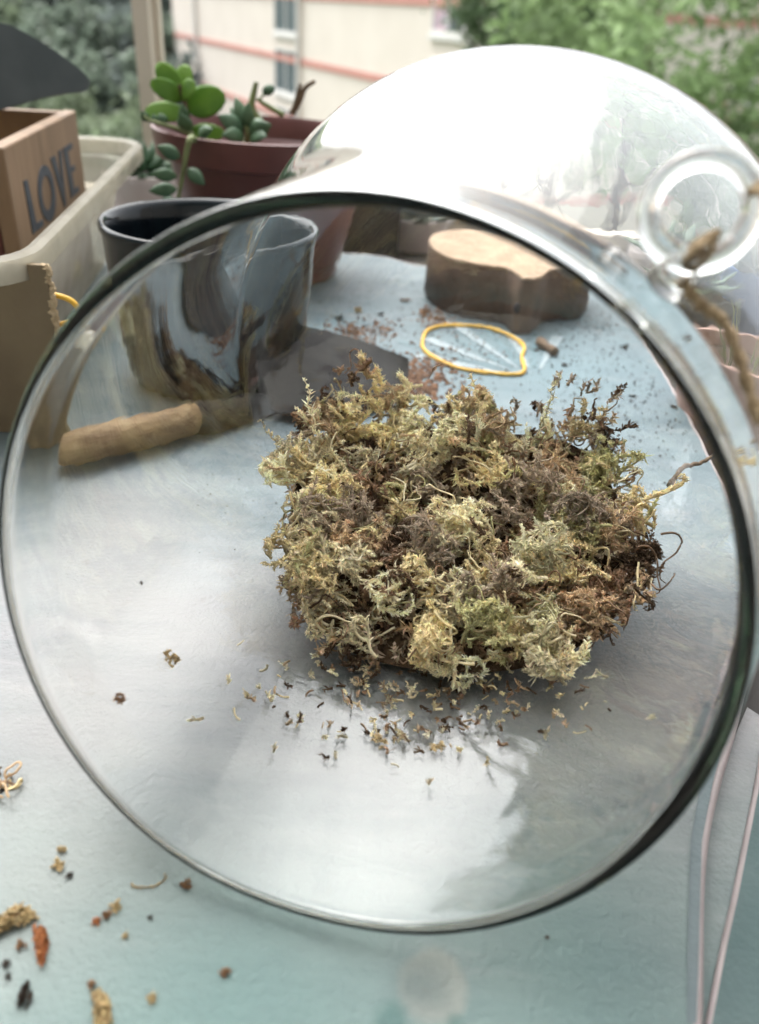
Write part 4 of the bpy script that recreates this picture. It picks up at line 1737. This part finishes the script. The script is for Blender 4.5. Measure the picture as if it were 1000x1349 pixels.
# ------------------------------------------------------------------ small pots behind the table
def small_pot(px, py, r, hgt, m, label, z=LEDGE_Z, soil=True, name='small_pot'):
    p = at(px, py, z)
    t = empty(name, (p.x, p.y, z), label, 'plant pot')
    mb = MB()
    mb.lathe([(0, .0006), (r * .72, .0006), (r * .75, .003), (r * .95, hgt * .85), (r, hgt * .86), (r * 1.02, hgt), (r * .94, hgt), (r * .9, hgt * .86), (r * .7, hgt * .3), (0, hgt * .28)], 32)
    o = mb.build('pot_wall', m, None, smooth=True, angle=35)
    o.parent = t
    if soil:
        mb = MB()
        mb.lathe([(r * .90, hgt * .80), (r * .5, hgt * .86), (0, hgt * .84)], 24)
        o = mb.build('soil', M_SOIL, None, smooth=True)
        o.parent = t
    return t, p


def rosette(pos, R, nl, m, label, seed, name='small_succulent', w=.35):
    rg = random.Random(seed)
    t = empty(name, pos, label, 'plant')
    for ringi, (k, el, s) in enumerate(((nl, 15, 1.0), (max(4, nl - 2), 40, .8), (4, 68, .55))):
        for i in range(k):
            a = 2 * math.pi * (i + .5 * ringi) / k + rg.uniform(-.15, .15)
            e = math.radians(el + rg.uniform(-8, 8))
            dd = Vector((math.cos(a) * math.cos(e), math.sin(a) * math.cos(e), math.sin(e)))
            mb = MB()
            leaf_solid(mb, Vector(pos) + dd * R * .08, Vector(pos) + dd * R * s, R * w, R * .14, (0, 0, 1), bow=-.08, n=6, m=8)
            mb.build('leaf', m, t, smooth=True)
    return t


M_BLACKPOT = mat('black_plastic', (0.018, 0.02, 0.022), (0.03, 0.032, 0.035), rough=0.5, scale=30)
M_WHITEPOT = mat('white_glaze', (0.66, 0.62, 0.60), (0.58, 0.50, 0.48), rough=0.3, scale=20)
M_TERRA = mat('pinkish_terracotta', (0.42, 0.27, 0.23), (0.34, 0.22, 0.19), rough=0.7, scale=40, bump=0.2)
M_PALESUC = mat('grey_blue_succulent', (0.20, 0.26, 0.24), (0.28, 0.26, 0.20), rough=0.5, scale=50, transl=.1)

# dark rectangular tray
p = at(478, 320, LEDGE_Z)
tr = empty('black_planter', (p.x, 0.80, LEDGE_Z), 'black rectangular planter just beyond the far table edge', 'plant pot')
c0 = aty(478, 316, .80)
mb = MB()
w_ = .085
mb.box((c0.x - .01, .80, LEDGE_Z + .030), (w_, .06, .059))
o = mb.build('planter_wall', M_BLACKPOT, tr)
mb = MB()
mb.box((c0.x - .01, .80, LEDGE_Z + .0605), (w_ - .008, .052, .002))
mb.build('soil', M_SOIL, tr)
rosette(Vector((c0.x - .012, .80, LEDGE_Z + .062)), .028, 7, M_SUCC, 'small dark succulent growing in the black planter', 4)
t_, p = small_pot(545, 322, .036, .034, M_WHITEPOT, 'pale little pot of wilted leaves between planter and wooden apple')
rosette(Vector((p.x, p.y, LEDGE_Z + .030)), .055, 8, M_PALESUC, 'pale wilted succulent drooping in the pale little pot', 6)
t_, p = small_pot(195, 292, .040, .050, M_WHITEPOT, 'white and pink little pot between the tub and flower pot')
rosette(Vector((p.x, p.y, LEDGE_Z + .048)), .055, 9, M_SUCC, 'spiky dark succulent in the white and pink pot', 9, w=.2)

# right of the table, lower on the ledge
t_, p = small_pot(960, 585, .040, .058, M_TERRA, 'pinkish terracotta pot just past the right table edge')
for k in range(7):
    pass
gr = empty('grass_tuft', (p.x, p.y, LEDGE_Z + .048), 'thin pale grass blades sprouting in the terracotta pot', 'plant')
rg = random.Random(3)
for k in range(9):
    mb = MB()
    a = rg.uniform(0, 6.28)
    b0 = Vector((p.x + .012 * math.cos(a), p.y + .012 * math.sin(a), LEDGE_Z + .046))
    mb.tube(catmull([b0, b0 + Vector((.006 * math.cos(a), .006 * math.sin(a), .02)), b0 + Vector((.018 * math.cos(a), .018 * math.sin(a), .034))], 4), [.0008 * (1 - .1 * i) for i in range(9)], 5)
    mb.build('blade', M_STEM, gr, smooth=True)
t_, p = small_pot(905, 455, .042, .05, M_BLACKPOT, 'black plastic pot past the table edge behind the terracotta pot')
rosette(Vector((p.x, p.y, LEDGE_Z + .048)), .05, 8, M_SUCC, 'dark green succulent in the black plastic pot', 12)
t_, p = small_pot(1010, 455, .040, .07, mat('blue_glaze', (0.06, 0.14, 0.34), (0.10, 0.2, 0.4), rough=.25, scale=20), 'blue glazed pot at the far right of the ledge')
rosette(Vector((p.x, p.y, LEDGE_Z + .064)), .06, 8, M_PALESUC, 'grey blue succulent in the blue glazed pot', 14)
t_, p = small_pot(880, 395, .040, .05, M_WHITEPOT, 'white glazed pot past the corner of the table')
rosette(Vector((p.x, p.y, LEDGE_Z + .046)), .05, 8, M_SUCC, 'green succulent in the white glazed pot', 17)

# crumpled white bag
p = at(985, 690, LEDGE_Z)
mb = MB()
bm_ = bmesh.new()
bmesh.ops.create_icosphere(bm_, subdivisions=4, radius=1)
rg = np.random.default_rng(2)
ks = rg.normal(size=(14, 3)) * 4
for v in bm_.verts:
    c = np.array(v.co)
    w = sum(abs(math.sin(float(k @ c) + i)) for i, k in enumerate(ks)) / 14
    s = .75 + .5 * w
    v.co = Vector((c[0] * .026 * s, c[1] * .030 * s, c[2] * .017 * s))
    v.co.z = max(v.co.z, -.012)
vs = [tuple(v.co + Vector((p.x + .022, p.y, LEDGE_Z + .0128))) for v in bm_.verts]
fs = [tuple(v.index for v in f.verts) for f in bm_.faces]
bm_.free()
mb.add(vs, fs)
M_WBAG = mat('white_plastic_film', (0.66, 0.64, 0.64), (0.58, 0.56, 0.57), rough=0.35, scale=50, transl=.3)
tag(mb.build('plastic_bag', M_WBAG), 'crumpled white plastic bag beside the right table edge', 'bag')


# ------------------------------------------------------------------ debris
CRUMB_TINT = {}


def crumb(p, r, col_mat, name, label, cat, group, seed, sx=1.0, rot=0.0, flat=.55):
    """a matted fragment: short frayed sprigs round a small uneven core"""
    rg = np.random.default_rng(seed)
    base = np.array(CRUMB_TINT.get(col_mat.name, (.3, .2, .1)))
    s = Strands()
    cr, sr = math.cos(rot), math.sin(rot)
    for k in range(14):
        q = rg.normal(size=3) * np.array([.42 * sx, .42, .2]) * r
        q[2] = abs(q[2]) + r * .15
        path = walk(rg, q, rg.normal(size=3) * np.array([sx, 1, .35]), r * rg.uniform(.6, 1.5), 6, .3, (np.array([0, 0, r * .3]), r * 1.0))
        col = base * rg.uniform(.65, 1.3)
        sprig(s, rg, path, col, per=4, leaf=(r * .15, r * .5), width=(r * .10, r * .28), core=r * rg.uniform(.10, .26), ang=.7)
    V = np.concatenate(s.V)
    V = np.stack([V[:, 0] * cr - V[:, 1] * sr, V[:, 0] * sr + V[:, 1] * cr, V[:, 2] * flat * 1.3], 1)
    V[:, 2] -= np.percentile(V[:, 2], 6)
    V[:, 2] = np.maximum(V[:, 2], 0)
    s.V = [V]
    o = s.build(name, M_MOSS)
    o.location = p
    tag(o, label, cat, group)
    return o


M_CR_BR = mat('brown_crumb', (0.17, 0.09, 0.05), (0.28, 0.17, 0.09), rough=0.95, scale=500, bump=1.0, bscale=1500)
M_CR_DK = mat('dark_crumb', (0.03, 0.022, 0.017), (0.06, 0.045, 0.035), rough=0.95, scale=500, bump=1.0, bscale=1500)
M_CR_ST = mat('straw_crumb', (0.40, 0.30, 0.15), (0.28, 0.20, 0.10), rough=0.95, scale=500, bump=1.0, bscale=1500)
M_CR_RU = mat('rust_crumb', (0.34, 0.13, 0.05), (0.24, 0.09, 0.04), rough=0.95, scale=500, bump=1.0, bscale=1500)
CRUMB_TINT.update({'brown_crumb': (0.30, 0.17, 0.09), 'dark_crumb': (0.06, 0.045, 0.035), 'straw_crumb': (0.50, 0.38, 0.20), 'rust_crumb': (0.42, 0.17, 0.07), 'white_glaze': (.7, .66, .6)})
near = [(78, 1141, 9, M_CR_ST, 'straw brown crumb with a dark tail on the table before the globe', 1.0), (82, 1121, 6, M_CR_ST, 'small pale crumb next to the crumb with a dark tail', 1.0),
        (93, 1155, 5, M_CR_DK, 'dark sliver trailing from the straw brown crumb', 2.0),
        (246, 1167, 8, M_CR_BR, 'lone brown crumb just outside the lower glass rim', 1.3), (152, 1196, 8, M_CR_ST, 'lumpy straw crumb touching a reddish crumb pair', 1.2),
        (141, 1207, 7, M_CR_BR, 'middle crumb of the reddish pair beside the lumpy straw crumb', 1.2), (128, 1215, 6, M_CR_RU, 'reddish end crumb of the small broken row', .9),
        (28, 1246, 7, M_CR_BR, 'brown crumb under the rust coloured chunk', 1.0),
        (165, 1234, 4, M_CR_ST, 'tiny straw crumb below the small broken row', 1.2), (297, 1282, 7, M_CR_BR, 'pointed dark brown crumb alone on the teal print', .8),
        (200, 1317, 6, M_CR_ST, 'round olive straw crumb low on the teal print', 1.0), (122, 1297, 6, M_CR_BR, 'brown crumb at the tip of the bark splinter', 1.0),
        (10, 1270, 5, M_CR_DK, 'dark crumb below the rust coloured chunk', 1.0), (11, 1288, 4, M_CR_DK, 'very small dark crumb near the dark sliver', 1.0),
        (720, 1236, 3, M_CR_DK, 'single dark speck right of the glass rim', 1.0), (198, 1210, 3, M_CR_DK, 'single dark speck right of the small broken row', 1.4)]
for i, (x, y, r, m_, lab, sx) in enumerate(near):
    p = at(x, y)
    crumb((p.x, p.y, 0.0003), r / F * .19 * .8, m_, 'crumb', lab, 'crumb', 'crumbs on the near table', 100 + i, sx, rot=i * 1.7)


def chunk(name, pts, radii, m_, label, cat, seed, fuzz=True):
    rg = np.random.default_rng(seed)
    path = np.array([tuple(p) for p in catmull([at(x, y, .0018) for x, y in pts], 6)])
    k = len(path)
    rads = np.array([radii[min(int(i / k * len(radii)), len(radii) - 1)] for i in range(k)])
    base = np.array(CRUMB_TINT[m_.name])
    s = Strands()
    for q in range(3 if rads.max() < .0006 else 9):
        off = rg.normal(size=3) * rads.max() * .42
        pp = path + off + rg.normal(size=path.shape) * rads[:, None] * .18
        pp[:, 2] = np.abs(off[2]) + rads * .6
        a, b = sorted(rg.integers(0, k, 2))
        if b - a < k // 2:
            a, b = 0, k
        sprig(s, rg, pp[a:b], base * rg.uniform(.7, 1.25), per=2 if rads.max() < .0006 else 4, leaf=(rads.mean() * .5, rads.mean() * 1.3), width=(rads.mean() * .2, rads.mean() * .5), ang=.4, core=rads.mean() * .38)
    for V in s.V:
        V[:, 2] = np.maximum(V[:, 2], .0002)
    return tag(s.build(name, M_MOSS), label, cat)


chunk('moss_chunk', [(-12, 1222), (8, 1212), (25, 1205), (42, 1199)], [.0016, .0019, .0016, .0007], M_CR_ST, 'olive straw moss chunk lying on the near left table', 'moss bit', 1)
chunk('rust_chunk', [(50, 1222), (53, 1238), (55, 1252), (54, 1262)], [.0011, .0014, .0012, .0008], M_CR_RU, 'rust coloured chunk below the olive straw moss chunk', 'bark bit', 2)
chunk('bark_splinter', [(126, 1302), (133, 1318), (132, 1340), (131, 1375)], [.0010, .0015, .0016, .0014], M_CR_ST, 'long tan bark splinter on the near table', 'bark bit', 3)
chunk('dark_sliver', [(35, 1295), (31, 1306), (27, 1319)], [.0008, .0011, .0005], M_CR_DK, 'thin dark sliver on the near left table', 'bark bit', 4)
chunk('dry_wisp', [(173, 1158), (176, 1163), (190, 1164), (205, 1162), (218, 1152), (216, 1146)], [.0003, .00035, .0003], M_CR_ST, 'thin curved dry wisp under the lower glass rim', 'moss bit', 5)
# curl of moss at the left frame edge
rg5 = np.random.default_rng(8)
s5 = Strands()
for (x, y, c_) in ((2, 1010, 'dark'), (8, 1025, 'tan'), (10, 1040, 'straw'), (4, 1050, 'tan'), (-4, 1035, 'brown'), (-10, 1050, 'straw'), (-8, 1020, 'tan')):
    b_ = at(x, y, .002)
    s5.tube(walk(rg5, (b_.x, b_.y, .002), (rg5.normal(), rg5.normal(), .1), .012, 18, .35, (np.array([b_.x, b_.y, .002]), .004)), .0004, np.array(PAL[c_]))
for V in s5.V:
    V[:, 2] = np.maximum(V[:, 2], .0003)
tag(s5.build('moss_curl', M_MOSS), 'tangle of wiry brown moss on the table left of the glass rim', 'moss bit')

# far table crumbs
far = [(468, 408, 11, M_CR_ST, 'fuzzy olive crumb between the glazed pot and wooden apple', 1.3), (440, 418, 10, M_CR_DK, 'dark flat crumb near the rim of the glazed pot', 1.5),
       (499, 413, 6, M_CR_DK, 'round black crumb right of the fuzzy olive crumb', 1.0), (532, 395, 8, M_CR_BR, 'small brown flake left of the wooden apple', 1.6),
       (414, 444, 5, M_WHITEPOT, 'tiny pale bead beside the glazed pot', 1.0), (560, 415, 13, M_CR_BR, 'reddish bark crumb against the left foot of the wooden apple', 1.6),
       (578, 420, 11, M_CR_BR, 'second reddish bark crumb by the left foot of the wooden apple', 1.3), (825, 458, 7, M_CR_DK, 'round black crumb near the right table edge', 1.0),
       (892, 538, 6, M_CR_DK, 'black crumb touching the right edge piping', 1.1), (836, 524, 5, M_CR_DK, 'flat dark crumb above the moss on the right side', 1.7),
       (460, 437, 12, M_CR_BR, 'flat rusty crumb above the trowel blade', 2.0), (745, 482, 5, M_CR_DK, 'dark crumb below the bark stub', 1.4), (708, 462, 5, M_CR_DK, 'curved dark sliver left of the bark stub', 2.2)]
for i, (x, y, r, m_, lab, sx) in enumerate(far):
    p = at(x, y)
    dep = (p - EYE).dot(fw)
    crumb((p.x, p.y, 0.0003), r / F * dep * .62, m_, 'crumb', lab, 'crumb', 'crumbs on the far table', 200 + i, sx, rot=i * 1.1 if sx < 1.4 else 0, flat=.45)

# scattered fine soil (uncountable)
S2 = Strands()
rg = np.random.default_rng(21)


def specks(n, cx, cyp, sx, sy, rmin, rmax, cols):
    for _ in range(n):
        x, y = rg.normal(cx, sx), rg.normal(cyp, sy)
        if y < 300 or y > 800:
            continue
        p = at(x, y)
        if p.y > .68 or p.x > .165 - max(0, .3 - p.y) * .3:
            continue
        dx, dy = (p.x - MC.x) / MRX, (p.y - MC.y) / MRY
        if dx * dx + dy * dy < 1.7:
            continue
        r = rg.uniform(rmin, rmax)
        a = rg.uniform(0, 6.28)
        k = 5
        base = np.array([(p.x + r * rg.uniform(.6, 1.2) * math.cos(a + j * 6.283 / k), p.y + r * rg.uniform(.6, 1.2) * math.sin(a + j * 6.283 / k), .0004) for j in range(k)])
        top = np.array([[p.x, p.y, .0004 + r * rg.uniform(.5, 1.1)]])
        V = np.concatenate([base, top])
        S2.V.append(V)
        S2.C.append(np.broadcast_to(np.array(cols[rg.integers(len(cols))]) * rg.uniform(.6, 1.3), (6, 3)))
        S2.Fq.append(('t', S2.n + np.array([(j, (j + 1) % k, 5) for j in range(k)])))
        S2.n += 6


DK = [(0.03, 0.022, 0.018), (0.05, 0.035, 0.025), (0.02, 0.018, 0.016)]
BR = [(0.16, 0.08, 0.045), (0.22, 0.12, 0.07), (0.10, 0.05, 0.03)]
specks(260, 560, 440, 110, 38, .0003, .0009, DK)
specks(240, 800, 480, 60, 60, .0003, .0009, DK)
specks(120, 850, 560, 40, 60, .0003, .0008, DK)
specks(560, 540, 500, 30, 18, .0007, .0022, BR)
specks(260, 468, 438, 32, 10, .0005, .0018, BR)
specks(140, 575, 418, 14, 8, .0006, .0016, BR)
specks(500, 760, 470, 110, 70, .0003, .0010, DK)
specks(140, 610, 455, 45, 22, .0004, .0012, BR + DK)
specks(150, 790, 425, 20, 10, .0003, .0008, BR + DK)
specks(130, 480, 380, 45, 25, .0003, .0008, DK)
specks(60, 330, 640, 60, 60, .0002, .0005, DK)
S2.Fq.append(('q', np.zeros((0, 4), int)))
so_ = S2.build('soil_specks', M_MOSS)
tag(so_, 'fine dark and rusty soil specks strewn over the blue table', 'soil', kind='stuff')


# twig across the table edge at the right
def twig(name, pts, r0, label, mat_, floor=True):
    path = catmull(pts, 6)
    k = len(path)
    rg_ = random.Random(len(label))
    mb = MB()
    mb.tube([p + Vector((rg_.uniform(-.0004, .0004), rg_.uniform(-.0004, .0004), rg_.uniform(-.0003, .0003))) for p in path], [r0 * (1.15 - .75 * i / k) * rg_.uniform(.85, 1.2) for i in range(k)], 7)
    return tag(mb.build(name, mat_, smooth=True), label, 'twig')


twig('twig', [aty(x, y, Y) for x, y, Y in ((884, 640, .255), (893, 630, .262), (903, 617, .268), (925, 612, .272), (940, 604, .276), (955, 601, .278), (972, 598, .280))], .0010, 'knobbly brown twig sticking out of the moss past the right table edge', M_WSTEM)
twig('root_curl', [aty(x, y, Y) for x, y, Y in ((780, 552, .276), (784, 545, .277), (782, 533, .278), (786, 524, .279))], .0006, 'short dark root curling up from the back of the moss', M_WSTEM)
twig('dry_stalk', [aty(x, y, Y) for x, y, Y in ((640, 842, .2), (675, 815, .208), (715, 795, .214), (745, 786, .219))], .0006, 'straight tan stalk lying on the front of the moss', M_CR_ST)
twig('pale_stalk', [aty(x, y, Y) for x, y, Y in ((498, 650, .246), (515, 660, .243), (530, 672, .239), (545, 692, .236))], .0005, 'pale dry stalk lying in the hollow of the moss', M_CR_ST)


# bits lying on the inside of the glass
def inside(x, y):
    hh, nn, _, _ = hit(IN_BVH, x, y)
    if nn.dot(EYE - hh) < 0:
        nn = -nn
    return hh, nn


S3 = Strands()
rg = np.random.default_rng(31)
for _ in range(300):
    x, y = rg.normal(560, 100), rg.normal(915, 38)
    if y < 870 and 470 < x < 760:
        continue
    hh, nn = inside(x, y)
    r = rg.uniform(.0002, .0011)
    col = np.array(PAL[rg.choice(['straw', 'cream', 'tan', 'brown', 'dark', 'cream'])]) * rg.uniform(.6, 1.1)
    c = np.array(tuple(hh + nn * .0006))
    if rg.random() < .35:
        S3.tube(walk(rg, c, (rg.normal(), rg.normal(), .05), r * 4, 6, .16), rg.uniform(.0002, .00045), col)
    else:
        sprig(S3, rg, walk(rg, c, (rg.normal(), rg.normal(), .1), r * 4, 5, .3), col, leaf=(.0008, .002), per=3)
for V in S3.V:
    for i in range(len(V)):
        f_ = floor_z(V[i, 0], V[i, 1])
        if f_ is not None and V[i, 2] < f_ + .0002:
            V[i, 2] = f_ + .0002
tag(S3.build('moss_crumbs', M_MOSS), 'scattered moss crumbs on the glass floor before the heap', 'moss crumbs', kind='stuff')
flakes = [(225, 868, .0026, M_CR_ST, 'square brown bark flake alone inside the globe on the left', 1.5), (157, 920, .0017, M_CR_BR, 'smudged brown flake low on the left glass wall', 2.0), (185, 768, .0006, M_CR_DK, 'dark speck high on the left glass wall', 1.2), (575, 985, .0022, M_CR_ST, 'yellowish moss bit at the very front of the glass floor', 1.4), (500, 975, .0024, M_CR_ST, 'straw moss bit left of the yellowish one on the glass floor', 1.5)]
for i, (x, y, r, m_, lab, sx) in enumerate(flakes):
    hh, nn = inside(x, y)
    o = crumb(tuple(hh + nn * .0002), r * .8, m_, 'moss_flake', lab, 'flake', None, 300 + i, sx, rot=2.2 + i, flat=.3)
    o.rotation_euler = nn.to_track_quat('Z', 'Y').to_euler()
print('objects', len(bpy.data.objects))
